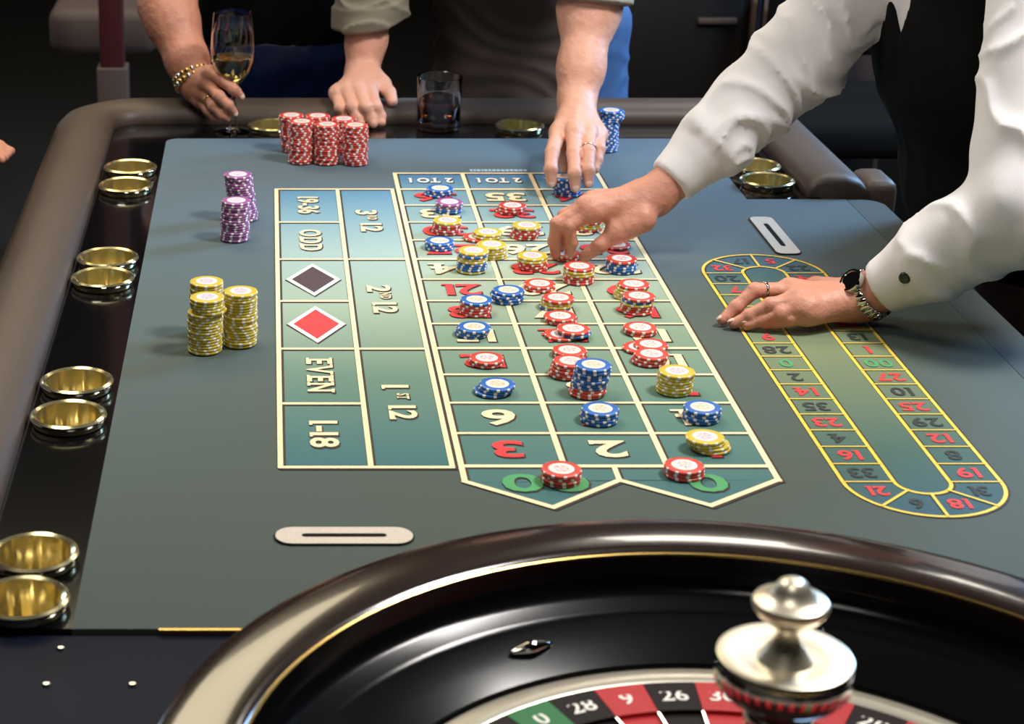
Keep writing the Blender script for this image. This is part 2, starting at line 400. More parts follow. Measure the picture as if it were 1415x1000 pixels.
# padded armrest: section swept round the table edge
def armrest():
    ro = 0.13; xl, xr, yf = XTL, XTR, YTF
    path = [(xl, 0.5)] + [(xl, yy) for yy in np.linspace(0.8, yf-ro, 14)]
    ri = 0.045
    path = [(xl, 0.5), (xl, 1.2), (xl, 2.0), (xl, 2.7), (xl, yf-ri-0.01)] + rc(xl+ri, yf-ri, ri, 180, 90, 10) + [(0.0, yf), (0.3, yf), (0.6, yf)] + rc(xr-ri, yf-ri, ri, 90, 0, 10) + [(xr, 2.9), (xr, 2.75), (xr, YS+0.05), (xr, YS+0.03), (xr, YS+0.016), (xr, YS+0.010)]
    # section: (outward distance, height)
    Wd = 0.098
    sec = [(0.004, -0.012), (0.0, 0.002), (0.002, 0.014), (0.012, 0.024), (0.03, 0.030), (0.055, 0.031), (0.078, 0.024), (0.092, 0.010), (Wd, -0.012), (0.096, -0.04), (0.085, -0.07), (0.05, -0.08), (0.01, -0.07)]
    v = []; f = []; n = len(sec); N = len(path)
    for i, p in enumerate(path):
        a = Vector(path[min(i+1, N-1)]) - Vector(path[max(i-1, 0)]); a.normalize(); nx, ny = -a.y, a.x  # outward = left of travel
        e = {N-3: 0.985, N-2: 0.88, N-1: 0.62}.get(i, 1.0)
        for d, z in sec: v.append((p[0] + nx*(0.045+(d-0.045)*(1-(1-e)*0.25)), p[1] + ny*(0.045+(d-0.045)*(1-(1-e)*0.25)), z if z < 0 else z*e))
    for i in range(N-1):
        for k in range(n): k2 = (k+1) % n; f.append((i*n+k, (i+1)*n+k, (i+1)*n+k2, i*n+k2))
    f.append(tuple(range(n))); f.append(tuple((N-1)*n+k for k in range(n))[::-1])
    me = bpy.data.meshes.new('rail'); me.from_pydata(v, [], f); me.update()
    bm = bmesh.new(); bm.from_mesh(me); bmesh.ops.recalc_face_normals(bm, faces=bm.faces)
    bm.to_mesh(me); bm.free(); return sharpen(me, 60)
link('armrest', armrest(), M['rail'], table)
# rounded end of the armrest next to the dealer
bm = bmesh.new(); box_bm(bm, XTR+0.085, XTR+0.135, YS+0.012, YS+0.10, -0.07, 0.022, 0.016)
link('armrest_end', bm_mesh(bm), M['rail'], table)

# ---- printed layout
def rect_v(x0, x1, y0, y1, z): return [(x0, y0, z), (x1, y0, z), (x1, y1, z), (x0, y1, z)]
class Flat:
    def __init__(s): s.v = []; s.f = []; s.n = 0
    def poly(s, pts, z):
        s.n += 1; z += s.n*1e-7 if z > 0.00045 else 0
        b = len(s.v); s.v += [(p[0], p[1], z) for p in pts]; s.f.append(tuple(range(b, b+len(pts))))
    def line(s, a, b, wd, z):
        z += s.n*4e-6; s.n += 1
        a, b = Vector(a), Vector(b); d = (b-a).normalized(); n = Vector((-d.y, d.x))*wd/2; e = d*wd*0.4
        s.poly([a-n-e, b-n+e, b+n+e, a+n-e], z)
    def build(s, name, m, parent):
        me = bpy.data.meshes.new(name); me.from_pydata(s.v, [], s.f); me.update()
        bm = bmesh.new(); bm.from_mesh(me)
        for fc in bm.faces:
            if fc.normal.z < 0: fc.normal_flip()
        bm.to_mesh(me); bm.free(); return link(name, me, m, parent, smooth=False)
x0 = 0.1905; cw = 0.1013; y0 = 1.722; rh = 0.0815; y12 = y0 + 12*rh; ytop = 2.786
cols = [x0 + cw*k for k in range(4)]
TIPL, TIPR = (0.268, 1.628), (0.417, 1.632)
outline = [(x0+0.001, 1.684), (cols[0], y0), (cols[0], ytop), (cols[3], ytop), (cols[3], 1.688), TIPR, (0.3405, 1.688), TIPL]
cl = Flat()
cl.poly([(cols[0], 1.684), (cols[0], ytop), (cols[3], ytop), (cols[3], 1.690), (0.3405, 1.690)], 0.0004)
cl.poly([(cols[0], 1.684), (0.3405, 1.688), TIPL], 0.0004); cl.poly([(0.3405, 1.688), (cols[3], 1.690), TIPR], 0.0004)
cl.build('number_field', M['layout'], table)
ln = Flat(); dk = Flat()
def L(a, b, wd=0.0062):
    wd *= 0.88
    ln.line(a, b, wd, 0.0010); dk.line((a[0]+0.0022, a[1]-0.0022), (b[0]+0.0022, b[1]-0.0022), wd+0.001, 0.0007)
for k, x in enumerate(cols): L((x, y0 if k in (1, 2) else 1.688), (x, ytop), 0.0068)
L((0.3405, 1.690), (0.3405, y0), 0.006)
for r in range(13): L((cols[0], y0+r*rh), (cols[3], y0+r*rh), 0.0075 if r % 4 == 0 else 0.0055)
L((cols[0], ytop), (cols[3], ytop), 0.006)
for a, b in (((cols[0], 1.686), TIPL), (TIPL, (0.3405, 1.689)), ((0.3405, 1.689), TIPR), (TIPR, (cols[3], 1.690))): L(a, b, 0.0075)
ox = [0.0125, 0.1015, 0.1815]; oy0, oy1 = 1.719, 2.700; rr_ = (oy1-oy0)/6
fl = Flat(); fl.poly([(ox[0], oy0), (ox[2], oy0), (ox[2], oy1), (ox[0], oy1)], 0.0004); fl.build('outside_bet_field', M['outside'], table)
for x in ox: L((x, oy0), (x, oy1), 0.0062)
for r in range(7):
    L((ox[0], oy0+r*rr_), (ox[1] if r % 2 else ox[2], oy0+r*rr_), 0.0065)
dm = Flat(); dr = Flat(); dwh = Flat()
for k, F in ((3, dm), (2, dr)):
    cx, cy = 0.0575, oy0 + (k+0.5)*rr_
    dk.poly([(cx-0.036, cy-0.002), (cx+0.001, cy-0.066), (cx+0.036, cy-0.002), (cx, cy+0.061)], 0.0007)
    dwh.poly([(cx-0.0345, cy), (cx, cy-0.063), (cx+0.0345, cy), (cx, cy+0.063)], 0.0012)
    F.poly([(cx-0.027, cy), (cx, cy-0.050), (cx+0.027, cy), (cx, cy+0.050)], 0.0016)
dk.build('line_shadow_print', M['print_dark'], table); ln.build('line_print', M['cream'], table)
dwh.build('diamond_border', M['white_print'], table); tag(dm.build('diamond', M['maroon'], table), 'black diamond'); tag(dr.build('diamond', M['red_print'], table), 'red diamond')
REDS = {1,3,5,7,9,12,14,16,18,19,21,23,25,27,30,32,34,36}
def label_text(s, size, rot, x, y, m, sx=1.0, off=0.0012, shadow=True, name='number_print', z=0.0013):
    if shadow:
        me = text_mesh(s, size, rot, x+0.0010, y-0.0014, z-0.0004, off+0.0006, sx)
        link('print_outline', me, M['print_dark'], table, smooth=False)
    return link(name, text_mesh(s, size, rot, x, y, z+0.0002, off, sx), m, table, smooth=False)
for r in range(12):
    for c in range(3):
        n = 3*r + (3-c)
        label_text(str(n), 0.056, PI, cols[c]+cw/2, y0+(r+0.5)*rh, M['red_print'] if n in REDS else M['cream'], 1.35 if n < 10 else 1.15, 0.0013)
for c in range(3): label_text('2 TO 1', 0.032, PI, cols[c]+cw/2, ytop-0.040, M['white_print'], 0.72, 0.0010)
label_text('00', 0.055, PI, 0.268, 1.682, M['green_print'], 1.5); label_text('0', 0.055, PI, 0.425, 1.682, M['green_print'], 1.4)
for s, k in (('1-18', 0), ('EVEN', 1), ('ODD', 4), ('19-36', 5)):
    label_text(s, 0.040, -PI/2, 0.0575, oy0+(k+0.5)*rr_, M['cream'], {'1-18': 1.25, 'EVEN': 0.88, 'ODD': 0.95, '19-36': 1.0}[s], 0.0010, name='bet_print')
for a, b, k in (('1', 'ST', 0), ('2', 'ND', 1), ('3', 'RD', 2)):
    yc = oy0 + (2*k+1)*rr_
    label_text(a, 0.040, -PI/2, 0.138, yc+0.046, M['cream'], 1.3, 0.0010, name='bet_print')
    label_text(b, 0.018, -PI/2, 0.145, yc+0.020, M['cream'], 0.8, 0.0003, name='bet_print')
    label_text('12', 0.040, -PI/2, 0.142, yc-0.025, M['cream'], 1.25, 0.0010, name='bet_print')
# small pale line of print over the columns
fp = Flat(); xx = 0.305
for k in range(14):
    wd = random.uniform(0.003, 0.007) if k < 6 else 0.0055
    fp.poly([(xx, 2.797), (xx+wd, 2.797), (xx+wd, 2.809), (xx, 2.809)], 0.0008); xx += wd + 0.0012
fp.build('small_print', M['blue_print'], table)
# ---- racetrack
TX, TYA, TYB, RO, RI = 0.632, 1.685, 2.316, 0.0765, 0.027
def stadium(r, n=24):
    return [(TX + r*math.cos(PI*k/n), TYB + r*math.sin(PI*k/n)) for k in range(n+1)] + [(TX - r*math.cos(PI*k/n), TYA - r*math.sin(PI*k/n)) for k in range(n+1)]
tr = Flat(); tr.poly(stadium(RO), 0.0004); tr.build('racetrack_field', M['track'], table)
yl = Flat(); yd = Flat()
def ring(F, r, wd, z, dx=0, dy=0):
    a = stadium(r+wd/2); b = stadium(r-wd/2); n = len(a)
    for i in range(n):
        j = (i+1) % n; F.poly([(p[0]+dx, p[1]+dy) for p in (a[i], a[j], b[j], b[i])], z)
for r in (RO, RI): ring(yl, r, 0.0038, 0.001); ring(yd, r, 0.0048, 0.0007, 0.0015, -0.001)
left = [33,16,4,23,35,14,2,0,28,9,26,30,11,7,20]; right = [34,15,3,24,36,13,1,'00',27,10,25,29,12,8,19]
pit = (TYB-TYA)/15
for k in range(16):
    yl.line((TX-RO, TYA+k*pit), (TX-RI, TYA+k*pit), 0.0022, 0.0009); yl.line((TX+RI, TYA+k*pit), (TX+RO, TYA+k*pit), 0.0022, 0.0009)
for a in (45, 90, 135):
    for sg, cy in ((1, TYB), (-1, TYA)):
        c_, s_ = math.cos(math.radians(a)), sg*math.sin(math.radians(a))
        yl.line((TX+RI*c_, cy+RI*s_), (TX+RO*c_, cy+RO*s_), 0.003, 0.0009)
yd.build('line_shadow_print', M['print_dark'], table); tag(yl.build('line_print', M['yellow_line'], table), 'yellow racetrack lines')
def tnum(n, x, y, size=0.031):
    m = M['green_print'] if n in (0, '00') else (M['red_print'] if n in REDS else M['black_print'])
    link('number_print', text_mesh(str(n), size, PI, x, y, 0.0011, 0.0006, 1.0), m, table, smooth=False)
for k in range(15):
    tnum(left[k], TX-(RO+RI)/2, TYA+(k+0.5)*pit); tnum(right[14-k], TX+(RO+RI)/2, TYA+(k+0.5)*pit)
for n, a in ((32, 157), (17, 112), (5, 68), (22, 23)): tnum(n, TX+0.053*math.cos(math.radians(a)), TYB+0.053*math.sin(math.radians(a)), 0.028)
for n, a in ((21, 203), (6, 248), (18, 292), (31, 337)): tnum(n, TX+0.053*math.cos(math.radians(a)), TYA+0.053*math.sin(math.radians(a)), 0.028)
# ---- drop slots
def slot_plate(name, cx, cy, ln_, wd, ang, rnd, label):
    t = empty(name, (cx, cy, 0.0), label, 'slot plate')
    def rr(lx, ly, r, n=8):
        pts = []
        for sx, sy, a0 in ((1, 1, 0), (-1, 1, 90), (-1, -1, 180), (1, -1, 270)):
            pts += rc(sx*(lx/2-r), sy*(ly/2-r), r, a0, a0+90, n)
        return pts
    me = poly_slab(rr(ln_, wd, rnd), [rr(ln_*0.62, wd*0.22, wd*0.109)[::-1]], 0.0, 0.0022)
    mm = mat(name+'_metal', 'cfc6bb', 0.5, metal=0.3, noise=0.25, nscale=500, bump=0.5, bscale=600)
    link('plate', me, mm, t, loc=(0, 0, 0), smooth=False)
    link('slot', box(-ln_*0.31, ln_*0.31, -wd*0.12, wd*0.12, 0.0006, 0.0012), M['black_cloth'], t, loc=(0, 0, 0), smooth=False)
    rim = tube([(p[0], p[1], 0.0012) for p in rr(ln_+0.001, wd+0.001, rnd)], 0.0009, 6, True)
    link('rim', rim, mat(name+'_rim', '2c2628', 0.4, metal=0.5), t, loc=(0, 0, 0))
    t.rotation_euler[2] = ang
p = Q(475.5, 742); slot_plate('drop_slot', p.x, p.y, 0.125, 0.0335, 0, 0.0160, 'oval pale metal slot plate on the near felt in front of wheel')
p = Q(1070, 326); slot_plate('drop_slot', p.x, p.y, 0.165, 0.032, PI/2, 0.010, 'pale metal slot plate on the felt beyond the racetrack')

# ------------------------------------------------------------------ cup holders
def cup(x, y, label):
    t = empty('cup_holder', (x, y, 0.0), label, 'cup holder', 'steel cup holders in the black border')
    pr = [(0.0, -0.030), (CR-0.008, -0.030), (CR-0.0045, -0.026), (CR-0.0035, 0.0), (CR-0.003, 0.0105), (CR+0.0005, 0.0122), (CR+0.0035, 0.0105), (CR+0.0035, 0.0075), (CR+0.0015, 0.0055), (CR+0.001, 0.0015), (CR-0.0022, 0.0012), (CR-0.0022, -0.01), (CR-0.003, -0.032), (0, -0.032)]
    me = lathe(pr, 96)
    for v in me.vertices:
        r_ = math.hypot(v.co.x, v.co.y)
        if -0.046 < v.co.z < 0.004 and CR-0.009 < r_ < CR-0.003:
            a_ = math.atan2(v.co.y, v.co.x); k_ = 1 + 0.016*math.sin(9*a_+x*90) + 0.012*math.sin(17*a_+y*50) - 0.014
            v.co.x *= k_; v.co.y *= k_
    link('cup', me, M['cup'], t, loc=(0, 0, 0))
    link('rim_ring', lathe([(CR+0.003, 0.0106), (CR+0.0040, 0.0090), (CR+0.0034, 0.0072), (CR+0.0026, 0.009), (CR+0.003, 0.0106)], 48), M['chrome'], t, loc=(0, 0, 0))
nm = ['farthest', 'second farthest', 'third farthest', 'fourth farthest', 'fourth nearest', 'third nearest', 'second nearest', 'nearest']
for (x, y), s in zip(cup_pos, nm): cup(x, y, s + ' of the eight steel cup holders along left border')
cup(*cup_r[0], 'farther steel cup holder of the pair by the right armrest')
cup(*cup_r[1], 'nearer steel cup holder of the pair by the right armrest')
cup(*cup_f[0], 'steel cup holder behind the tall red chip stacks, far border')
cup(*cup_f[1], 'steel cup holder in far border between tumbler and reaching hand')

# ------------------------------------------------------------------ chips
CRAD, CTH = 0.0195, 0.00335
def chip_mesh(name, col, spot, ring2):
    n = 70; prof = [(0.0125, CTH), (0.0128, CTH+0.00005), (0.0183, CTH), (CRAD-0.0003, CTH-0.0004), (CRAD, CTH-0.0009), (CRAD, 0.0009), (CRAD-0.0003, 0.0004), (0.0183, 0.0)]
    v = []; f = []; mi = []
    for r, z in prof:
        for k in range(n): a = 2*PI*k/n; v.append((r*math.cos(a), r*math.sin(a), z))
    for i in range(len(prof)-1):
        for k in range(n):
            k2 = (k+1) % n; f.append((i*n+k, (i+1)*n+k, (i+1)*n+k2, i*n+k2))
            sp = (k % 7) in (0, 1)
            mi.append(1 if (sp and i >= 2) else (2 if i == 0 else 0))
    f.append(tuple(range(n))); mi.append(0); f.append(tuple((len(prof)-1)*n+k for k in range(n))[::-1]); mi.append(0)
    me = bpy.data.meshes.new(name); me.from_pydata(v, [], f)
    for m in (col, spot, col): me.materials.append(m)
    me.polygons.foreach_set('material_index', mi); me.polygons.foreach_set('use_smooth', [True]*len(f)); me.update()
    return sharpen(me, 40)
def inlay_material(name, c1, c2, c3):
    m = bpy.data.materials.new(name); m.use_nodes = True; nt = m.node_tree; b = nt.nodes['Principled BSDF']; b.inputs['Roughness'].default_value = 0.35
    tc = nt.nodes.new('ShaderNodeTexCoord')
    mp = nt.nodes.new('ShaderNodeMapping'); mp.inputs['Scale'].default_value = (1, 1, 0.0001); nt.links.new(tc.outputs['Object'], mp.inputs[0])
    n = nt.nodes.new('ShaderNodeTexNoise'); n.inputs['Scale'].default_value = 300; n.inputs['Detail'].default_value = 2; nt.links.new(mp.outputs[0], n.inputs['Vector'])
    cr = nt.nodes.new('ShaderNodeValToRGB'); el = cr.color_ramp.elements
    el[0].position = 0.38; el[0].color = lin(c2); el[1].position = 0.5; el[1].color = lin(c1); e = el.new(0.66); e.color = lin(c3)
    nt.links.new(n.outputs['Fac'], cr.inputs[0])
    ln_ = nt.nodes.new('ShaderNodeVectorMath'); ln_.operation = 'LENGTH'; nt.links.new(mp.outputs[0], ln_.inputs[0])
    mr = nt.nodes.new('ShaderNodeMapRange'); mr.inputs[1].default_value = 0.0075; mr.inputs[2].default_value = 0.0085; nt.links.new(ln_.outputs['Value'], mr.inputs[0])
    mx = nt.nodes.new('ShaderNodeMix'); mx.data_type = 'RGBA'; mx.inputs[7].default_value = lin(c1)
    nt.links.new(mr.outputs[0], mx.inputs[0]); nt.links.new(cr.outputs[0], mx.inputs[6]); nt.links.new(mx.outputs[2], b.inputs['Base Color'])
    return m
clay = lambda n, c: mat(n, c, 0.38, noise=0.06, nscale=300)
spot = mat('chip_spot_white', 'f2ece8', 0.4)
CHIP = {
 'R': ('red', chip_mesh('chip_red', clay('chip_red', 'cf4438'), spot, None), inlay_material('inlay_red', 'eee4de', 'c08468', 'a9b4cc')),
 'B': ('blue', chip_mesh('chip_blue', clay('chip_blue', '1f66b8'), spot, None), inlay_material('inlay_blue', 'efe4d6', 'd09868', 'e0c090')),
 'Y': ('yellow', chip_mesh('chip_yellow', clay('chip_yellow', 'cdb634'), spot, None), inlay_material('inlay_yellow', 'e8dadc', 'c890a0', 'b8b0cc')),
 'P': ('purple', chip_mesh('chip_purple', clay('chip_purple', '9b5a95'), spot, None), inlay_material('inlay_purple', 'f0e2e8', 'c888b0', 'd8c0d0')),
}
inlay_me = {}
for k in CHIP:
    me = lathe([(0, CTH+0.00025), (0.0123, CTH+0.00025), (0.0126, CTH)], 32); me.materials.append(CHIP[k][2]); me.name = 'inlay_'+k; inlay_me[k] = me
ORD = ['bottom', 'second', 'third', 'fourth', 'fifth', 'sixth', 'seventh', 'eighth', 'ninth', 'tenth', 'eleventh', 'twelfth', 'thirteenth', 'fourteenth', 'fifteenth', 'sixteenth', 'seventeenth', 'eighteenth', 'nineteenth', 'twentieth', 'twenty-first']
def stack(px, py, seq, where, group, offs=None, jit=0.0006, base=0.0, lean=0.0, pxy=None):
    p = Q(px, py, base) if pxy is None else Vector((pxy[0], pxy[1], base))
    n = len(seq); mpp = (p.y*CS + (HC-base)*SN)/FPX     # metres per pixel here
    for i, ch in enumerate(seq):
        nmc, me, _ = CHIP[ch]
        o = bpy.data.objects.new('casino_chip', me); C.objects.link(o)
        dx = (offs[i] if offs and i < len(offs) else (offs[-1] if offs else 0))*mpp + lean*mpp*i/max(1, n-1) + random.uniform(-jit, jit)
        o.location = (p.x+dx, p.y+random.uniform(-jit, jit), ZT+base+0.0013+i*(CTH+0.00002)); o.rotation_euler[2] = random.uniform(0, 6.28)
        if n == 1: lab = f'single {nmc} chip {where}'
        else:
            od = 'top' if i == n-1 else ORD[i]
            lab = f'{nmc} chip, {od}' + (' one' if i in (0, n-1) else ' from bottom') + f' of {where}'
        tag(o, lab, 'casino chip', group)
        exposed = i == n-1 or (offs is not None) or jit > 0.001
        if exposed:
            s = bpy.data.objects.new('inlay', inlay_me[ch]); C.objects.link(s); s.parent = o
g6 = 'chips in the six tall red stacks'
stack(416, 224.5, 'R'*19, 'front left tall red stack', g6, jit=.0009); stack(451, 225.5, 'R'*18, 'front middle tall red stack', g6, jit=.0009); stack(490.5, 226.6, 'R'*18, 'front right tall red stack', g6, jit=.0009)
stack(406, 209, 'R'*17, 'back left tall red stack', g6, jit=.0009, lean=-4); stack(441, 210, 'R'*17, 'back middle tall red stack', g6, jit=.0009, lean=-3); stack(477, 211, 'R'*16, 'back right tall red stack', g6, jit=.0009, lean=-3)
gp = 'chips in the two purple stacks'
stack(337, 303, 'P'*19, 'rear purple stack at left', gp, jit=.001, lean=-7); stack(324, 331, 'P'*16, 'front purple stack at left', gp, jit=.0009, lean=3)
gy = 'chips in the three tall yellow stacks'
stack(286, 461, 'Y'*19, 'rear tall yellow stack', gy, jit=.0008); stack(283.5, 484.5, 'Y'*19, 'front left tall yellow stack', gy, offs=[0]*14+[6, 5, 4, 2, 3]); stack(332, 475.5, 'Y'*19, 'right tall yellow stack', gy, jit=.0008)
stack(836, 208, 'B'*19, 'tall blue stack beside the reaching wrist', 'chips in the tall blue stack', offs=[0]*14+[4, 6, 7, 6, 5])
gb = 'chips bet on the number field'
stack(607, 270, 'BBB', 'blue stack at far left corner of number field', gb, offs=[-3, 0, 1])
stack(619, 292, 'BBPP', 'purple-topped blue stack near far left corner', gb, offs=[0, 0, 2, 2])
stack(616, 321.5, 'RRRRY', 'yellow-topped red stack in left number column', gb, lean=2)
stack(607, 343.5, 'BBB', 'blue stack left of the paired yellow stacks', gb)
stack(651, 374.5, 'YBBBYYBY', 'banded yellow and blue stack', gb, lean=2)
stack(672, 331, 'RYY', 'low yellow stack with red chip under it', gb, offs=[-12, 1, 2])
stack(681, 355, 'YYYYY', 'yellow stack right behind the banded stack', gb, lean=-2)
stack(705, 294, 'RRR', 'red stack in far middle column', gb, offs=[-1, 0, 2], jit=.0012)
stack(724.5, 328, 'RRRRY', 'farther yellow-topped red stack in middle column', gb, lean=3)
stack(736.5, 371, 'RRRYY', 'nearer yellow-topped red stack in middle column', gb, lean=-2)
stack(784, 269, 'B'*8, 'blue stack under the reaching fingers', gb, lean=-6)
stack(813, 317, 'RYYR', 'red and yellow stack framed by thumb and index', gb)
stack(781, 357, 'RR', 'red pair pinched by the dealer', gb)
stack(851, 342, 'R', 'just right of the dealer\'s thumb', gb)
stack(858, 375, 'BBBBR', 'red-topped blue stack in right column', gb)
stack(799, 389.5, 'RRRYYR', 'red, yellow and red stack below dealer\'s fingertips', gb)
stack(745, 399.5, 'RR', 'red pair left of the red, yellow and red stack', gb)
stack(767, 426, 'BYYR', 'red-topped stack with yellow and blue below', gb, lean=4)
stack(774, 444.5, 'RR', 'red pair in the middle column', gb)
stack(792, 466, 'RBR', 'red-blue stack over a slid-out red chip', gb, offs=[-16, 1, 0])
stack(787, 492, 'RR', 'red pair behind the red stack near tall blue', gb)
stack(782, 519, 'R'*5, 'red stack touching the tall blue-on-red stack', gb, lean=5)
stack(811, 545, 'RRRBBBBBBB', 'tall blue-on-red stack', gb, lean=7)
stack(931, 541.5, 'Y'*7, 'tall yellow stack in right column', gb, lean=2)
stack(898, 484, 'RR', 'slid red pair in right column', gb, offs=[-14, 1])
stack(896, 501, 'RRR', 'red stack just behind the tall yellow stack', gb, lean=3)
stack(884, 460, 'RR', 'red pair between banded and slid red stacks', gb)
stack(869, 411, 'YYYYR', 'red-topped yellow stack in right column', gb, lean=5)
stack(879, 431, 'RRRYBR', 'red stack banded with blue and yellow', gb, lean=2)
stack(700, 416, 'BBBB', 'blue stack on line between left and middle columns', gb, offs=[0, 2, -1, 2])
stack(656, 433, 'RRRRB', 'blue-topped red stack in left column', gb, lean=2)
stack(650, 463, 'BBB', 'blue stack below the blue-topped red stack', gb, offs=[0, 2, 4], jit=.0012)
stack(672, 503, 'RR', 'red pair on the red twelve, left column', gb)
stack(681, 543, 'BBB', 'blue stack beyond the cream six, left column', gb, offs=[-1, 4, 5])
stack(827, 582, 'BBBB', 'blue stack in middle column beyond the cream two', gb, lean=2)
stack(775, 666, 'RRRR', 'red stack on the double zero', gb)
stack(945, 657, 'RRR', 'red stack on the single zero', gb)
stack(976, 621, 'YYYY', 'slid yellow stack beside the single zero', gb, offs=[6, 5, -2, -3])
stack(968, 580, 'BBBB', 'blue stack at right edge of number field', gb, lean=2)

# ------------------------------------------------------------------ roulette wheel
WX, WY = 0.324, 1.053
wheel = empty('roulette', (WX, WY, -0.004), 'large dark wooden roulette wheel with chrome turret in the foreground', 'roulette wheel')
def wz(prof): return [(r, z+0.004) for r, z in prof]
def wl(name, prof, m, n=128, parent=wheel): return link(name, lathe(wz(prof), n), m, parent, loc=(0, 0, 0))
wl('bowl', [(0.30, 0.0), (0.335, 0.001), (0.365, 0.02), (0.39, 0.042), (0.403, 0.056), (0.4095, 0.063), (0.4105, 0.0665), (0.4085, 0.0695)], M['wood'])
wl('rim', [(0.4085, 0.0695), (0.405, 0.0712), (0.395, 0.0722), (0.375, 0.0722), (0.358, 0.0712), (0.353, 0.0700), (0.3505, 0.0680)], M['wood'])
wl('rim_glint', [(0.3505, 0.0680), (0.3495, 0.0683), (0.3482, 0.0676), (0.3475, 0.066)], M['gold'])  # painted highlight: gold ring for warm light reflected along the inner rim edge
wl('ball_track', [(0.3475, 0.066), (0.346, 0.052), (0.343, 0.042), (0.335, 0.035), (0.322, 0.032), (0.318, 0.029)], M['wood_black'])
wl('apron', [(0.318, 0.029), (0.312, 0.027), (0.29, 0.018), (0.272, 0.010), (0.270, 0.004), (0.265, 0.002)], M['wood_black'])
rotor = wl('rotor', [(0.268, 0.003), (0.267, 0.008), (0.262, 0.0095), (0.247, 0.010), (0.245, 0.009)], M['silver'])
NW = [0,28,9,26,30,11,7,20,32,17,5,22,34,15,3,24,36,13,1,'00',27,10,25,29,12,8,19,31,18,6,21,33,16,4,23,35,14,2]
# number plates and pockets
def sector(r0, z0_, r1, z1_, a0, a1, th, n=5):
    v = []; f = []
    for k in range(n+1):
        a = a0 + (a1-a0)*k/n
        for r, z in ((r0, z0_), (r1, z1_), (r1, z1_-th), (r0, z0_-th)): v.append((r*math.cos(a), r*math.sin(a), z+0.004))
    for k in range(n):
        for j in range(4): j2 = (j+1) % 4; f.append((k*4+j, k*4+j2, k*4+4+j2, k*4+4+j))
    f.append((0, 1, 2, 3)[::-1]); f.append(tuple(n*4+j for j in range(4)))
    me = bpy.data.meshes.new('sector'); me.from_pydata(v, [], f); me.update()
    bm = bmesh.new(); bm.from_mesh(me); bmesh.ops.recalc_face_normals(bm, faces=bm.faces); bm.to_mesh(me); bm.free(); return me
da = 2*PI/38; shared = {}
for kind, args, mm in (('r', (0.245, 0.009, 0.207, 0.0075), 'wheel_red'), ('b', (0.245, 0.009, 0.207, 0.0075), 'wheel_black'), ('g', (0.245, 0.009, 0.207, 0.0075), 'wheel_green'),
                 ('pr', (0.2065, 0.004, 0.165, 0.0035), 'wheel_red'), ('pb', (0.2065, 0.004, 0.165, 0.0035), 'wheel_black'), ('pg', (0.2065, 0.004, 0.165, 0.0035), 'wheel_green')):
    me = sector(*args, -da/2*0.985, da/2*0.985, 0.004); me.materials.append(M[mm]); shared[kind] = me
fret_me = box(0.165, 0.207, -0.0008, 0.0008, -0.004, 0.011); fret_me.materials.append(M['chrome'])
for i, n in enumerate(NW):
    a = PI/2 - i*da + 0.55
    k = 'g' if n in (0, '00') else ('r' if n in REDS else 'b')
    for kk, nm_ in ((k, 'number_plate'), ('p'+k, 'pocket')):
        o = bpy.data.objects.new(nm_, shared[kk]); C.objects.link(o); o.parent = wheel; o.rotation_euler[2] = a
        if nm_ == 'number_plate':
            tm = text_mesh(str(n), 0.022, -PI/2, 0.227, 0, 0.0125, 0.0003); tm.materials.append(M['white_print'])
            s = bpy.data.objects.new('number_print', tm); C.objects.link(s); s.parent = o
    o = bpy.data.objects.new('fret', fret_me); C.objects.link(o); o.parent = wheel; o.rotation_euler[2] = a + da/2
wl('rotor_cone', [(0.165, -0.004), (0.16, 0.004), (0.12, 0.022), (0.07, 0.036), (0.035, 0.044), (0.024, 0.052)], M['wood'])
# turret
turret = wl('turret', [(0.030, 0.046), (0.029, 0.056), (0.020, 0.062), (0.0165, 0.075), (0.0150, 0.100), (0.016, 0.115), (0.021, 0.124), (0.022, 0.132), (0.020, 0.138), (0.024, 0.143), (0.036, 0.1475), (0.0405, 0.1525), (0.0425, 0.1555), (0.0428, 0.170), (0.0420, 0.1738)], M['chrome'], 64)
wl('turret_disc', [(0.0420, 0.1738), (0.0400, 0.1745), (0.026, 0.1722), (0.018, 0.1715)], M['satin'], 64)
wl('turret_neck', [(0.018, 0.1715), (0.0155, 0.1745), (0.0120, 0.1795), (0.0085, 0.184), (0.0072, 0.190), (0.0085, 0.1945)], M['satin'], 48)
wl('turret_knob', [(0.0085, 0.1945), (0.0135, 0.1975), (0.0195, 0.2025), (0.0232, 0.2075), (0.0238, 0.2105), (0.0226, 0.2128), (0.0175, 0.2150), (0.0128, 0.2180), (0.0108, 0.2215), (0.0085, 0.2250), (0.0048, 0.2272), (0, 0.2280)], M['satin'], 64)
# diamond deflectors
def defl(a, radial):
    bm = bmesh.new(); bmesh.ops.create_icosphere(bm, subdivisions=3, radius=1)
    for v in bm.verts:
        x, y, z = v.co; t_ = x if radial else y; k = 1 - 0.45*abs(t_)
        v.co = Vector((x*(0.0200 if radial else 0.0065*k), y*(0.0065*k if radial else 0.0200), z*0.0065*k))
    o = link('deflector', bm_mesh(bm), M['chrome'], wheel, loc=(0.296*math.cos(a), 0.296*math.sin(a), 0.0275)); o.rotation_euler = (0, -0.36, a)
base_a = math.atan2(Q(750, 907, 0.025).y-WY, Q(750, 907, 0.025).x-WX)
for i in range(8): defl(base_a - i*PI/4, i % 2 == 1)

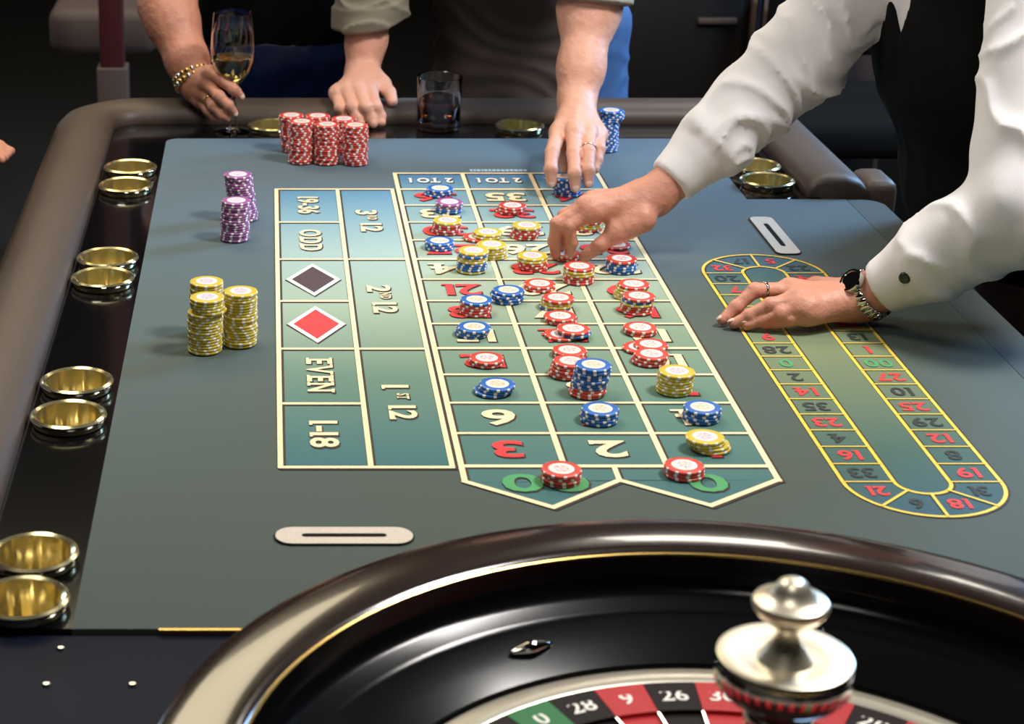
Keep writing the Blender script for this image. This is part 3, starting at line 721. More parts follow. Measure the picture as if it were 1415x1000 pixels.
# ------------------------------------------------------------------ glasses
p = Q(323, 181); wg = empty('wine_glass', (p.x, p.y, 0.0004), 'stemmed wine glass with white wine held by bare-armed player', 'wine glass')
gp_ = [(0, 0.004), (0.012, 0.003), (0.030, 0.0012), (0.0335, 0.0004), (0.0335, 0.0), (0, 0)]
prof = [(0, 0.0), (0.0335, 0.0), (0.0338, 0.0008), (0.026, 0.0024), (0.010, 0.005), (0.0046, 0.010), (0.0036, 0.03), (0.0036, 0.062), (0.0055, 0.074), (0.016, 0.083), (0.0285, 0.098), (0.0352, 0.117), (0.0362, 0.135), (0.0345, 0.16), (0.0312, 0.192), (0.0305, 0.1935), (0.0298, 0.192), (0.0330, 0.16), (0.0348, 0.135), (0.0338, 0.117), (0.0272, 0.0995), (0.0150, 0.0855), (0.004, 0.079), (0, 0.078)]
link('glass', lathe(prof, 48), M['glass'], wg, loc=(0, 0, 0))
link('wine', lathe([(0, 0.0792), (0.0045, 0.0799), (0.0150, 0.0866), (0.0268, 0.1002), (0.0330, 0.117), (0.0336, 0.122), (0, 0.122)], 48), M['wine'], wg, loc=(0, 0, 0))
p = Q(605.5, 178); tg = empty('whiskey_tumbler', (p.x, p.y, 0.0004), 'straight-sided glass tumbler of brown whiskey on far black border', 'tumbler')
prof = [(0, 0.0), (0.031, 0.0), (0.0345, 0.002), (0.0352, 0.010), (0.0360, 0.05), (0.0372, 0.086), (0.0365, 0.0872), (0.0355, 0.086), (0.0338, 0.05), (0.0325, 0.018), (0.030, 0.0145), (0, 0.0135)]
link('glass', lathe(prof, 40), M['glass'], tg, loc=(0, 0, 0))
link('whiskey', lathe([(0, 0.0139), (0.0296, 0.0149), (0.0320, 0.018), (0.0331, 0.048), (0, 0.048)], 40), M['whiskey'], tg, loc=(0, 0, 0))

# ------------------------------------------------------------------ people
def hand_field(P, wrist, fingers, thumb, forearm, palm_up, frad, wr=0.026, flat=0.75, k=0.014):
    """fingers: four joint chains starting at the knuckle"""
    mcps = [f[0] for f in fingers]
    d = None
    for i, m_ in enumerate(mcps):
        pr = 0.0125 if i in (0, 3) else 0.013
        mid = Vector(wrist)*0.75 + Vector(m_)*0.25
        e = chain(P, [wrist, mid, m_], [wr*0.72, 0.0165, pr], 0.01)
        d = e if d is None else smin(d, e, 0.012)
    for i in range(3):
        e = cone(P, Vector(mcps[i])*0.9+Vector(wrist)*0.1, Vector(mcps[i+1])*0.9+Vector(wrist)*0.1, 0.0108, 0.0108); d = smin(d, e, 0.01)
    if thumb is not None:
        e = chain(P, thumb[:2], [0.016, 0.0125], 0.01); d = smin(d, e, 0.018)
        e = cone(P, Vector(thumb[0]).lerp(thumb[1], 0.55), Vector(mcps[0])*0.5+Vector(wrist)*0.5, 0.008, 0.011); d = smin(d, e, 0.012)
    fa = chain(P, forearm[0], forearm[1], 0.03, forearm[2] if len(forearm) > 2 else None)
    d = smin(d, fa, 0.014)
    out = d
    for i, f in enumerate(fingers):
        r = frad*(0.88 if i == 3 else 1.0)
        rads = [r*1.18, r*1.06, r*0.93, r*0.78][:len(f)] if len(f) == 4 else [r*1.15, r*1.0, r*0.8]
        e = chain(P, f, rads, 0.003)
        for j in f[1:-1]: e = smin(e, np.sqrt(((P-np.array(j, np.float32))**2).sum(-1)) - r*0.94, 0.004)
        out = np.minimum(out, smin(d, e, 0.009))
        # knuckle
        kn = np.array(Vector(f[0]) + palm_up*0.006, np.float32)
        out = smin(out, np.sqrt(((P-kn)**2).sum(-1)) - 0.0070, 0.008)
        # tendon on the back of the hand
        a = Vector(f[0]) + palm_up*0.0095; b = Vector(wrist)*0.6 + Vector(f[0])*0.4 + palm_up*0.0135
        out = smin(out, cone(P, a, b, 0.0024, 0.0016), 0.006)
    if thumb is not None:
        r = frad*1.12
        e = chain(P, thumb, [r*1.25, r*1.08, r*0.98, r*0.82][:len(thumb)], 0.005)
        out = np.minimum(out, smin(d, e, 0.012))
    out = out + 0.0005*vnoise(P, 150, 3)
    return out
def limb_mesh(fields, lo, hi, h): return surf(fields, lo, hi, h)
def hand_mesh(wrist, fingers, thumb, forearm, up, frad=0.0085, wr=0.026, h=0.0023):
    pts = [wrist] + [q for f in fingers for q in f] + (list(thumb) if thumb else []) + list(forearm[0])
    lo, hi = bounds(pts, 0.05)
    return surf(lambda P: hand_field(P, wrist, fingers, thumb, forearm, up, frad, wr), lo, hi, h)
def nails(parent, fingers, up, frad, count=4):
    for f in fingers[:count]:
        tip = Vector(f[-1]); pr = Vector(f[-2]); d = (tip - pr).normalized()
        n = (up - up.dot(d)*d).normalized(); s = d.cross(n)
        bm = bmesh.new(); bmesh.ops.create_icosphere(bm, subdivisions=2, radius=1)
        c = tip + d*frad*0.15 + n*frad*0.62
        for v in bm.verts: x, y, z = v.co; v.co = c + d*x*frad*0.62 + s*y*frad*0.52 + n*z*frad*0.22
        link('fingernail', bm_mesh(bm), M['nail'], parent)
def head_field(P, c, fwd, r=0.095):
    c = Vector(c); fwd = Vector(fwd).normalized(); up = Vector((0, 0, 1)); up = (up - up.dot(fwd)*fwd).normalized(); sd = fwd.cross(up)
    def e(o, rad, s): # ellipsoid in head frame
        q = P - np.array(c + o, np.float32)
        x = q @ np.array(fwd, np.float32); y = q @ np.array(sd, np.float32); z = q @ np.array(up, np.float32)
        return (np.sqrt((x/s[0])**2 + (y/s[1])**2 + (z/s[2])**2) - 1)*min(s)
    d = e(up*0.02, 1, (0.095, 0.075, 0.10)); d = smin(d, e(fwd*0.03-up*0.05, 1, (0.06, 0.055, 0.065)), 0.03)
    d = smin(d, e(fwd*0.098-up*0.012, 1, (0.018, 0.012, 0.022)), 0.012)
    d = smin(d, e(fwd*0.085-up*0.052, 1, (0.012, 0.025, 0.008)), 0.008)
    for s in (-1, 1):
        d = smin(d, e(sd*s*0.077-up*0.005, 1, (0.02, 0.008, 0.03)), 0.006)
        d = smax(d, -e(fwd*0.098+up*0.018+sd*s*0.032, 1, (0.012, 0.016, 0.01)), 0.01)
    return d
def torso_mesh(spine, sh, legs, head, fwd, h=0.012, grow=0.0, arms=()):
    """coarse body under the clothes: spine points with (half width), shoulders, legs, neck and head"""
    lat = Vector(fwd).cross(Vector((0, 0, 1))).normalized()
    pts = list(spine) + list(sh) + [q for l in legs for q in l] + [head] + [q for a in arms for q in a]
    lo, hi = bounds(pts, 0.24)
    def fn(P):
        d = chain(P, spine, [0.088, 0.084, 0.088, 0.09][:len(spine)], 0.04, (lat, 1.25))
        d = smin(d, cone(P, sh[0], sh[1], 0.05, 0.05), 0.04)
        for l in legs: d = smin(d, chain(P, l, [0.07, 0.05, 0.04][:len(l)], 0.02), 0.03)
        d = smin(d, cone(P, spine[-1], head, 0.055, 0.05), 0.03)
        d = smin(d, head_field(P, head, fwd), 0.02)
        for a in arms: d = smin(d, chain(P, a, [0.046, 0.038][:len(a)] if len(a) == 2 else [0.046, 0.040, 0.030], 0.02), 0.02)
        return d
    return surf(fn, lo, hi, h)
def hair_mesh(head, fwd, long_=0.0):
    c = Vector(head); f = Vector(fwd).normalized()
    lo, hi = bounds([c + Vector((0, 0, 0.1)), c - Vector((0, 0, 0.1+long_))], 0.15)
    def fn(P):
        q = P - np.array(c - f*0.012 + Vector((0, 0, 0.03)), np.float32)
        d = np.sqrt((q*q / np.array([0.094, 0.094, 0.105])**2).sum(-1)); d = (d - 1)*0.094
        if long_: d = smin(d, cone(P, c - f*0.05, c - f*0.07 - Vector((0, 0, 0.1+long_)), 0.075, 0.05), 0.03)
        cut = (P - np.array(c + f*0.055 + Vector((0, 0, 0.03)), np.float32)) @ np.array((f*0.8 - Vector((0, 0, 0.6))), np.float32)
        d = smax(d, cut, 0.01)
        return d + 0.002*vnoise(P, 90, 5)
    return surf(fn, lo, hi, 0.006)
def band(center, axis, rad, wd, th, m, parent, name, sq=1.0, side=None):
    """a flat band round a limb"""
    axis = Vector(axis).normalized(); s = (Vector(side) if side else axis.cross(Vector((0, 0, 1)))); s = (s - s.dot(axis)*axis).normalized(); t = axis.cross(s)
    v = []; f = []; n = 40
    for k in range(n):
        a = 2*PI*k/n; d = math.cos(a)*s + math.sin(a)*t*sq
        for r, o in ((rad, -wd/2), (rad+th, -wd/2*0.8), (rad+th, wd/2*0.8), (rad, wd/2)): v.append(tuple(Vector(center) + d*r + axis*o))
    for k in range(n):
        k2 = (k+1) % n
        for j in range(4): j2 = (j+1) % 4; f.append((k*4+j, k2*4+j, k2*4+j2, k*4+j2))
    me = bpy.data.meshes.new('band'); me.from_pydata(v, [], f); me.update()
    bm = bmesh.new(); bm.from_mesh(me); bmesh.ops.recalc_face_normals(bm, faces=bm.faces); bm.to_mesh(me); bm.free()
    return link(name, me, m, parent)
def folds(P, a, b, amp, fr, seed):
    """creases running across the line a-b"""
    a = np.array(a, np.float32); ba = np.array(b, np.float32) - a; L_ = np.linalg.norm(ba)
    s = ((P - a) @ ba)/L_
    w1 = vnoise(P, 8, seed); w2 = vnoise(P, 20, seed+1); w3 = vnoise(P, 5, seed+2)
    f = np.sin(s*fr + 6.5*w1 + 1.8*w2); g = np.sin(s*fr*0.55 - 5*w3 + 3*w1 + 1.3)
    r = (1-np.abs(f))**1.6*np.clip(0.55+0.9*w3, 0, 1.4) + 0.8*(1-np.abs(g))**2.2*np.clip(0.5-0.9*w3, 0, 1.3)
    return amp*r + amp*0.35*w2
def cutplane(P, pt, nrm): return (P - np.array(pt, np.float32)) @ np.array(Vector(nrm).normalized(), np.float32)

def V3(*a): return Vector(a)
# ---- dealer
print('dealer')
dl_w = Q(1190, 414, 0.030)
dl_f = [[Q(1090, 401, .036), Q(1043, 401, .040), Q(1017, 424, .022), Q(999, 442, .008)],
        [Q(1100, 414, .036), Q(1064, 421, .032), Q(1036, 436, .018), Q(1014, 447, .008)],
        [Q(1108, 426, .030), Q(1078, 433, .024), Q(1052, 442, .014), Q(1032, 449, .008)],
        [Q(1116, 435, .022), Q(1092, 441, .018), Q(1072, 446, .011), Q(1056, 449, .008)]]
dl_t = [Q(1160, 404, .030), Q(1128, 398, .018), Q(1098, 404, .011), Q(1078, 412, .009)]
dl_e = R(1418, 285, 2.04); dl_s = V3(0.895, 2.18, 0.43)
dl_fa = ([dl_w, dl_w*0.6+dl_e*0.4, dl_e], [0.025, 0.034, 0.042])
dr_w = Q(905, 271, 0.082)
dr_f = [[Q(817, 293, .070), Q(786, 312, .054), Q(789, 335, .030), Q(787, 350, .014)],
        [Q(808, 286, .075), Q(770, 309, .056), Q(766, 334, .030), Q(768, 351, .012)],
        [Q(816, 280, .073), Q(780, 298, .054), Q(772, 324, .030), Q(774, 342, .012)],
        [Q(828, 277, .067), Q(796, 296, .050), Q(786, 318, .028), Q(786, 335, .012)]]
dr_t = [Q(888, 303, .060), Q(853, 321, .044), Q(829, 339, .028), Q(808, 354, .012)]
dr_s = V3(0.83, 2.52, 0.43); dr_e = dr_w.lerp(dr_s, 0.52) + V3(0.02, 0.0, -0.015)
dr_fa = ([dr_w, dr_w*0.6+dr_e*0.4, dr_e], [0.025, 0.034, 0.042])
up = V3(0, 0.1, 1).normalized()
dsp = [V3(1.08, 2.46, -0.10), V3(0.975, 2.43, 0.08), V3(0.915, 2.41, 0.26), V3(0.895, 2.38, 0.42)]
dfw = V3(-0.97, -0.22, -0.25); dh = V3(0.80, 2.33, 0.66)
m1 = hand_mesh(dl_w, dl_f, dl_t, dl_fa, up, 0.0082, 0.024, 0.002); m2 = hand_mesh(dr_w, dr_f, dr_t, dr_fa, V3(-0.15, -0.25, 1).normalized(), 0.0085, 0.024, 0.002)
m3 = torso_mesh(dsp, [V3(0.93, 2.24, 0.44), V3(0.85, 2.48, 0.44)], [[V3(1.12, 2.38, -0.12), V3(1.08, 2.36, -0.42), V3(1.14, 2.35, -0.76)], [V3(1.12, 2.56, -0.12), V3(1.10, 2.58, -0.42), V3(1.16, 2.58, -0.76)]], dh, dfw, arms=[(dl_s, dl_e), (dr_s, dr_e)])
dealer = link('person', join_meshes([m1, m2, m3]), M['skin'])
tag(dealer, 'dealer in white shirt and black vest leaning over the felt from right', 'person')
nails(dealer, dl_f, V3(-0.5, 0.1, 0.85), 0.0085, 3); nails(dealer, [dr_f[0], dr_t], V3(-0.8, -0.5, 0.3), 0.008, 1)
def sleeve(P, chainp, rads, seed, amp=0.006):
    d = chain(P, chainp, rads, 0.03)
    for i in range(len(chainp)-1): d = d - folds(P, chainp[i], chainp[i+1], amp*0.5, 75, seed+i*7)
    return d
sh_l = [dl_s, dl_e, dl_w.lerp(dl_e, 0.17)]; sh_r = [dr_s, dr_e, dr_w.lerp(dr_e, 0.10)]
cl_dir = (dl_e-dl_w).normalized(); cr_dir = (dr_e-dr_w).normalized()
def shirt_fn(P):
    d1 = chain(P, [dl_s, dl_e, dl_w.lerp(dl_e, 0.42), dl_w.lerp(dl_e, 0.1)], [0.074, 0.060, 0.044, 0.032], 0.012)
    cu = np.clip((cutplane(P, dl_w.lerp(dl_e, 0.13), cl_dir)-0.050)/0.012, 0, 1); d1 = d1 - (folds(P, dl_s, dl_w, 0.0065, 40, 14)+0.002)*cu
    d1 = smax(d1, -cutplane(P, dl_w.lerp(dl_e, 0.13), cl_dir), 0.004)
    d2 = chain(P, [dr_s, dr_e, dr_w.lerp(dr_e, 0.36), dr_w.lerp(dr_e, 0.05)], [0.068, 0.053, 0.043, 0.030], 0.012)
    cu = np.clip((cutplane(P, dr_w.lerp(dr_e, 0.10), cr_dir)-0.055)/0.012, 0, 1); d2 = d2 - (folds(P, dr_s, dr_w, 0.013, 52, 23)+0.002)*cu
    d2 = smax(d2, -cutplane(P, dr_w.lerp(dr_e, 0.10), cr_dir), 0.004)
    lat = dfw.cross(V3(0, 0, 1)).normalized()
    t = chain(P, dsp[1:], [0.100, 0.106, 0.112], 0.05, (lat, 1.45)); t = smin(t, cone(P, V3(0.94, 2.24, 0.44), V3(0.86, 2.46, 0.44), 0.075, 0.075), 0.05)
    t = smax(t, -(P[..., 2]-0.0), 0.01)
    return smin(smin(t, d1, 0.02), d2, 0.02)
lo, hi = bounds([dl_s, dl_e, dl_w, dr_s, dr_w, V3(1.1, 2.3, 0.0), V3(0.9, 2.3, 0.5)], 0.10); hi[0] = 1.3
shirt = link('shirt', surf(shirt_fn, lo, hi, 0.0048), M['white_cloth'], dealer)
lat = dfw.cross(V3(0, 0, 1)).normalized()
def vest_fn(P):
    t = chain(P, dsp, [0.112, 0.109, 0.115, 0.120], 0.05, (lat, 1.45))
    t = t - folds(P, dsp[0], dsp[2], 0.002, 40, 51)
    # neck opening
    f = Vector((dfw.x, dfw.y, 0)).normalized(); q = P - np.array(V3(0.90, 2.41, 0.30), np.float32)
    fr = q @ np.array(f, np.float32); la = q @ np.array(lat, np.float32); z = P[..., 2]
    wedge = np.where(la > 0, la*0.5, -la) - (z - 0.285)*0.42
    wedge = np.maximum(wedge*0.9, -fr)
    t = smax(t, -wedge, 0.004)
    # arm holes
    for s, ra in ((dl_s, 0.085), (dr_s, 0.058)): t = smax(t, -(np.sqrt(((P-np.array(s, np.float32))**2).sum(-1)) - ra), 0.01)
    t = smax(t, -(z+0.02) , 0.01)
    return t
lo, hi = bounds(dsp, 0.20); vest = link('vest', surf(vest_fn, lo, hi, 0.006), M['black_cloth'], dealer)
def trousers(name, hips, legs, m, parent, rad=(0.11, 0.09, 0.075), fw=V3(0, -1, 0), hw=1.4, h=0.009, top=None):
    la = fw.cross(V3(0, 0, 1)).normalized()
    lo, hi = bounds(hips + [q for l in legs for q in l], 0.19)
    def fn(P):
        d = chain(P, hips, [rad[0]]*len(hips), 0.05, (la, hw))
        for l in legs: d = smin(d, chain(P, l, [rad[1], rad[2], 0.065], 0.03), 0.03)
        d = d - folds(P, hips[0], V3(hips[0].x, hips[0].y, -0.8), 0.004, 45, 77)
        d = smax(d, -(P[..., 2] + 0.74), 0.01)
        return d if top is None else smax(d, P[..., 2]-top, 0.01)
    return link(name, surf(fn, lo, hi, h), m, parent)
trousers('trousers', [V3(1.10, 2.47, -0.02), V3(1.12, 2.48, -0.14)], [[V3(1.12, 2.38, -0.12), V3(1.08, 2.36, -0.42), V3(1.14, 2.35, -0.74)], [V3(1.12, 2.56, -0.12), V3(1.10, 2.58, -0.42), V3(1.16, 2.58, -0.74)]], M['black_cloth'], dealer, fw=dfw)
def shoes(parent, pts, fw):
    for q in pts:
        f = Vector((fw[0], fw[1], 0)).normalized(); a = V3(q.x, q.y, -0.765); 
        def fn(P): return smax(chain(P, [a - f*0.05, a + f*0.06, a + f*0.17], [0.045, 0.045, 0.036], 0.03), -(P[..., 2] + 0.799), 0.004)
        lo, hi = bounds([a - f*0.05, a + f*0.17], 0.06); link('shoe', surf(fn, lo, hi, 0.008), M['black_cloth'], parent)
shoes(dealer, [V3(1.14, 2.35, 0), V3(1.16, 2.58, 0)], dfw)
link('hair', hair_mesh(dh, dfw), M['hair'], dealer)
for z_ in (0.245, 0.17, 0.10):   # vest buttons
    f = Vector((dfw.x, dfw.y, 0)).normalized()
    for i in range(3):
        if dsp[i].z <= z_ <= dsp[i+1].z: c = dsp[i].lerp(dsp[i+1], (z_-dsp[i].z)/(dsp[i+1].z-dsp[i].z))
    c = c + f*0.1175
    bm = bmesh.new(); bmesh.ops.create_icosphere(bm, subdivisions=2, radius=0.0048); me = bm_mesh(bm); me.transform(Matrix.Translation(c)); link('button', me, M['black_gloss'], dealer)
# cuff buttons, watch and ring
ax = (dl_e-dl_w).normalized()
wc = dl_w + ax*0.012
band(wc, ax, 0.0290, 0.012, 0.0025, M['chrome'], dealer, 'watch_strap', 0.92)
for k in range(26):
    a = 2*PI*k/26; s = ax.cross(V3(0, 0, 1)).normalized(); t_ = ax.cross(s); d = math.cos(a)*s + math.sin(a)*t_*0.92
    bm = bmesh.new(); bmesh.ops.create_cube(bm, size=1)
    for v in bm.verts: v.co = wc + d*(0.0318 + v.co.x*0.003) + ax*v.co.y*0.013 + ax.cross(d).normalized()*v.co.z*0.0055
    bmesh.ops.bevel(bm, geom=bm.edges[:], offset=0.0008, segments=1, affect='EDGES')
    link('watch_link', bm_mesh(bm), M['chrome'], dealer)
wn = (V3(-0.25, -0.45, 0.85)); wn = (wn - wn.dot(ax)*ax).normalized(); wcen = wc + wn*0.033
Rm = wn.to_track_quat('Z', 'Y').to_matrix().to_4x4(); Rm.translation = wcen
me = lathe([(0, -0.003), (0.015, -0.003), (0.0155, 0.002), (0.0145, 0.0045), (0.0120, 0.0045), (0.0115, 0.003), (0, 0.003)], 32); me.transform(Rm); wcase = link('watch_case', me, M['chrome'], dealer)
me = lathe([(0, 0.0034), (0.0118, 0.0034), (0.012, 0.0030)], 32); me.transform(Rm); link('watch_dial', me, M['black_gloss'], wcase)
from mathutils.bvhtree import BVHTree
bv = BVHTree.FromPolygons([v.co.copy() for v in shirt.data.vertices], [tuple(p.vertices) for p in shirt.data.polygons])
hp, hn, _, _ = bv.ray_cast(V3(0, 0, HC), V3(*ray(1250, 384)).normalized())
if hp is not None:
    me = lathe([(0, 0.003), (0.0062, 0.0024), (0.0072, 0.0), (0, -0.002)], 20); T_ = (-hn if hn.dot(V3(*ray(1250, 384))) > 0 else hn).to_track_quat('Z', 'Y').to_matrix().to_4x4(); T_.translation = hp; me.transform(T_)
    link('cuff_button', me, M['black_gloss'], dealer)
f0 = dl_f[0]; band(f0[0].lerp(f0[1], 0.72), f0[1]-f0[0], 0.0092, 0.003, 0.0011, M['chrome'], dealer, 'ring')

# ---- player in brown shirt and jeans
print('player')
pl_w = Q(797, 138, 0.092); pl_e = R(826, -70, 3.02)
pl_f = [[Q(771, 184, .066), R(763, 210, 2.690), R(761, 234, 2.660), R(762, 252, 2.655)],
        [Q(793, 186, .070), R(793, 212, 2.695), R(794, 240, 2.652), R(795, 259, 2.646)],
        [Q(813, 187, .066), R(813, 211, 2.695), R(813, 236, 2.662), R(813, 253, 2.655)],
        [Q(828, 187, .058), R(828, 206, 2.730), R(825, 221, 2.715), R(822, 234, 2.700)]]
pl_t = [Q(782, 168, .060), Q(776, 198, .040), Q(781, 222, .026), Q(784, 238, .014)]
pr_w = R(500, 104, 3.195); pr_e = R(524, -92, 3.28)
pr_f = [[Q(511, 125, .052), Q(519, 147, .034), Q(525, 160, .018), Q(527, 169, .009)],
        [Q(495, 124, .054), Q(505, 148, .035), Q(512, 162, .018), Q(516, 171, .009)],
        [Q(479, 125, .052), Q(488, 148, .033), Q(494, 162, .018), Q(498, 171, .009)],
        [Q(465, 129, .047), Q(470, 149, .030), Q(475, 160, .016), Q(478, 169, .009)]]
pr_t = [R(515, 105, 3.17), R(528, 117, 3.14), R(538, 128, 3.12), R(542, 140, 3.105)]
up2 = V3(0, -0.55, 0.85).normalized()
m1 = hand_mesh(pl_w, pl_f, pl_t, ([pl_w, pl_w.lerp(pl_e, 0.2), pl_w.lerp(pl_e, 0.6), pl_e], [0.027, 0.031, 0.044, 0.046]), up2, 0.0098, 0.03)
m2 = hand_mesh(pr_w, pr_f, pr_t, ([pr_w, pr_w.lerp(pr_e, 0.25), pr_w.lerp(pr_e, 0.7), pr_e], [0.027, 0.030, 0.037, 0.042]), up2, 0.0100, 0.03)
psp = [V3(0.475, 3.42, -0.05), V3(0.45, 3.38, 0.12), V3(0.40, 3.28, 0.32), V3(0.38, 3.20, 0.46)]
pfw = V3(0, -1, -0.4); ph = V3(0.38, 3.02, 0.66)
pls, prs = V3(0.55, 3.14, 0.50), V3(0.20, 3.24, 0.50)
legs = [[V3(0.40, 3.44, -0.10), V3(0.38, 3.40, -0.42), V3(0.36, 3.46, -0.76)], [V3(0.57, 3.44, -0.10), V3(0.58, 3.40, -0.42), V3(0.60, 3.46, -0.76)]]
m3 = torso_mesh(psp, [prs, pls], legs, ph, pfw, arms=[(pls, pl_e), (prs, pr_e)])
player = link('person', join_meshes([m1, m2, m3]), M['skin3'])
tag(player, 'player in brown shirt and jeans placing blue chips with left hand', 'person')
nails(player, pl_f, V3(0, -0.95, 0.25), 0.0095, 3)
f2 = pl_f[2]; band(f2[1].lerp(f2[0], 0.15), f2[1]-f2[0], 0.0108, 0.003, 0.0013, M['chrome'], player, 'ring')
trousers('jeans', [V3(0.49, 3.44, 0.09), V3(0.49, 3.45, -0.12)], legs, M['denim'], player, rad=(0.115, 0.09, 0.07), hw=1.42, h=0.007, top=0.2)
def pshirt(P):
    la = V3(1, 0, 0)
    t = chain(P, [V3(0.425, 3.34, -0.03)] + psp[1:], [0.098, 0.102, 0.112, 0.115], 0.05, (la, 1.36))
    sag = vnoise(P*np.array([0.35, 1, 1.3], np.float32), 16, 91)*0.006 + vnoise(P, 9, 92)*0.006
    sag = sag + 0.005*(1-np.abs(np.sin(P[..., 2]*70 + P[..., 0]*22 + 4*vnoise(P, 7, 93))))
    t = smin(t, cone(P, prs, pls, 0.075, 0.075), 0.05)
    return smax(t - sag, -(P[..., 2]+0.06), 0.008)
lo, hi = bounds(psp + [prs, pls, V3(0.42, 3.3, -0.06)], 0.2); link('shirt', surf(pshirt, lo, hi, 0.0065), M['brown_cloth'], player)
def rolled(a, b, r0, r1, cut, nrm, seed, parent, flare=None):
    nrm = Vector(nrm).normalized()
    def fn(P):
        d = cone(P, a, b, r0, r1)
        if flare: d = smin(d, cone(P, flare[0], flare[1], flare[2], flare[3]), 0.02)
        d = d - folds(P, a, b, 0.0065, 70, seed)
        c = cutplane(P, cut, nrm)
        cuff = np.clip(1 - np.abs(c-0.022)/0.022, 0, 1); d = d - 0.005*np.clip(cuff*6, 0, 1)
        d = smax(d, -c, 0.005)
        inner = cone(P, a, b, r0-0.014, r1-0.012)                      # hollow at the opening
        inner = smax(inner, c - 0.03, 0.004)
        return smax(d, -inner, 0.003)
    lo, hi = bounds([a, b], r0+0.05); link('sleeve', surf(fn, lo, hi, 0.0035), M['khaki'], parent)
c1 = R(506, 30, pr_w.lerp(pr_e, 0.55).y)
rolled(prs, pr_w.lerp(pr_e, 0.35), 0.075, 0.052, c1, V3(-0.15, -0.1, 1), 31, player, flare=(c1 + V3(0.03, 0, 0.06), c1 + V3(0.048, 0, 0.0), 0.03, 0.02))
c2 = R(820, 5, pl_w.lerp(pl_e, 0.75).y)
rolled(pls, pl_w.lerp(pl_e, 0.55), 0.075, 0.058, c2, V3(0.1, 0.2, 1), 37, player)
link('hair', hair_mesh(ph, pfw), M['hair'], player); shoes(player, [legs[0][2], legs[1][2]], pfw)

# ---- player with the wine glass
print('wine')
ww = R(272, 118, 3.105); we = R(228, 2, 3.20); wsh = R(330, -165, 3.36)
wf = [[R(290, 101, 3.06), R(309, 112, 3.03), R(322, 123, 3.022), R(332, 132, 3.028)],
      [R(285, 114, 3.062), R(303, 133, 3.022), R(315, 145, 3.018), R(323, 155, 3.026)],
      [R(281, 128, 3.07), R(296, 147, 3.03), R(306, 157, 3.024), R(314, 163, 3.03)],
      [R(277, 139, 3.08), R(288, 153, 3.05), R(297, 161, 3.04), R(304, 165, 3.036)]]
wt = [R(284, 108, 3.10), R(300, 106, 3.09), R(316, 116, 3.078), R(328, 127, 3.068)]
wfa = ([ww, ww.lerp(we, 0.3), ww.lerp(we, 0.75), we, wsh], [0.026, 0.031, 0.040, 0.040, 0.048])
m1 = hand_mesh(ww, wf, wt, wfa, V3(-0.3, -0.8, 0.3).normalized(), 0.0088, 0.027)
wsp = [V3(0.02, 3.50, -0.05), V3(0.02, 3.46, 0.12), V3(0.0, 3.42, 0.32), V3(0.0, 3.38, 0.46)]
wh = V3(0.0, 3.28, 0.70); wlegs = [[V3(-0.06, 3.5, -0.12), V3(-0.06, 3.46, -0.42), V3(-0.07, 3.5, -0.76)], [V3(0.1, 3.5, -0.12), V3(0.1, 3.46, -0.42), V3(0.11, 3.5, -0.76)]]
w_sh = [wsh, V3(0.15, 3.38, 0.50)]; wle = V3(0.22, 3.55, 0.25); wlh = V3(0.16, 3.62, 0.02)
m3 = torso_mesh(wsp, w_sh, wlegs, wh, V3(0, -1, -0.2), arms=[(w_sh[1], wle, wlh)])
wom = link('person', join_meshes([m1, m3]), M['skin2']); tag(wom, 'bare-armed player in black top holding the wine glass stem', 'person')
nails(wom, wf, V3(0.1, -0.9, 0.3), 0.0085, 2)
def wtop(P):
    t = chain(P, wsp, [0.112, 0.108, 0.112, 0.112], 0.05, (V3(1, 0, 0), 1.42)); t = smin(t, cone(P, V3(-0.09, 3.38, 0.47), w_sh[1], 0.06, 0.06), 0.05)
    return smax(t - vnoise(P, 10, 41)*0.006, -(P[..., 2]+0.10), 0.01)
lo, hi = bounds(wsp+w_sh, 0.2); link('top', surf(wtop, lo, hi, 0.008), M['black_cloth'], wom)
trousers('trousers', [V3(0.02, 3.47, 0.045), V3(0.02, 3.49, -0.12)], wlegs, M['navy'], wom, rad=(0.122, 0.09, 0.07), hw=1.45, h=0.009, top=0.09)
link('hair', hair_mesh(wh, V3(0, -1, -0.2), 0.2), M['hair'], wom); shoes(wom, [wlegs[0][2], wlegs[1][2]], (0, -1))
# bead bracelet
bax = (we-ww).normalized(); bc = ww + bax*0.012; bs = bax.cross(V3(0, 0, 1)).normalized(); bt = bax.cross(bs)
bead = bmesh.new(); bmesh.ops.create_icosphere(bead, subdivisions=2, radius=0.0052); bme = bm_mesh(bead); bme.materials.append(M['gold'])
bme2 = bme.copy(); bme2.materials.clear(); bme2.materials.append(M['chrome'])
for me_ in (bme, bme2): me_.polygons.foreach_set('use_smooth', [True]*len(me_.polygons))
strap = band(bc, bax, 0.029, 0.005, 0.001, M['gold'], wom, 'bracelet')
for k in range(44):
    a = 2*PI*k/22; q = bc + (math.cos(a)*bs + math.sin(a)*bt)*0.0315 + bax*(0.005 if k < 22 else -0.005)
    o = bpy.data.objects.new('bead', bme if k % 3 else bme2); C.objects.link(o); o.parent = strap; o.location = q
fw_ = wf[2]; band(fw_[0].lerp(fw_[1], 0.6), fw_[1]-fw_[0], 0.0098, 0.004, 0.0016, M['gold'], wom, 'ring')

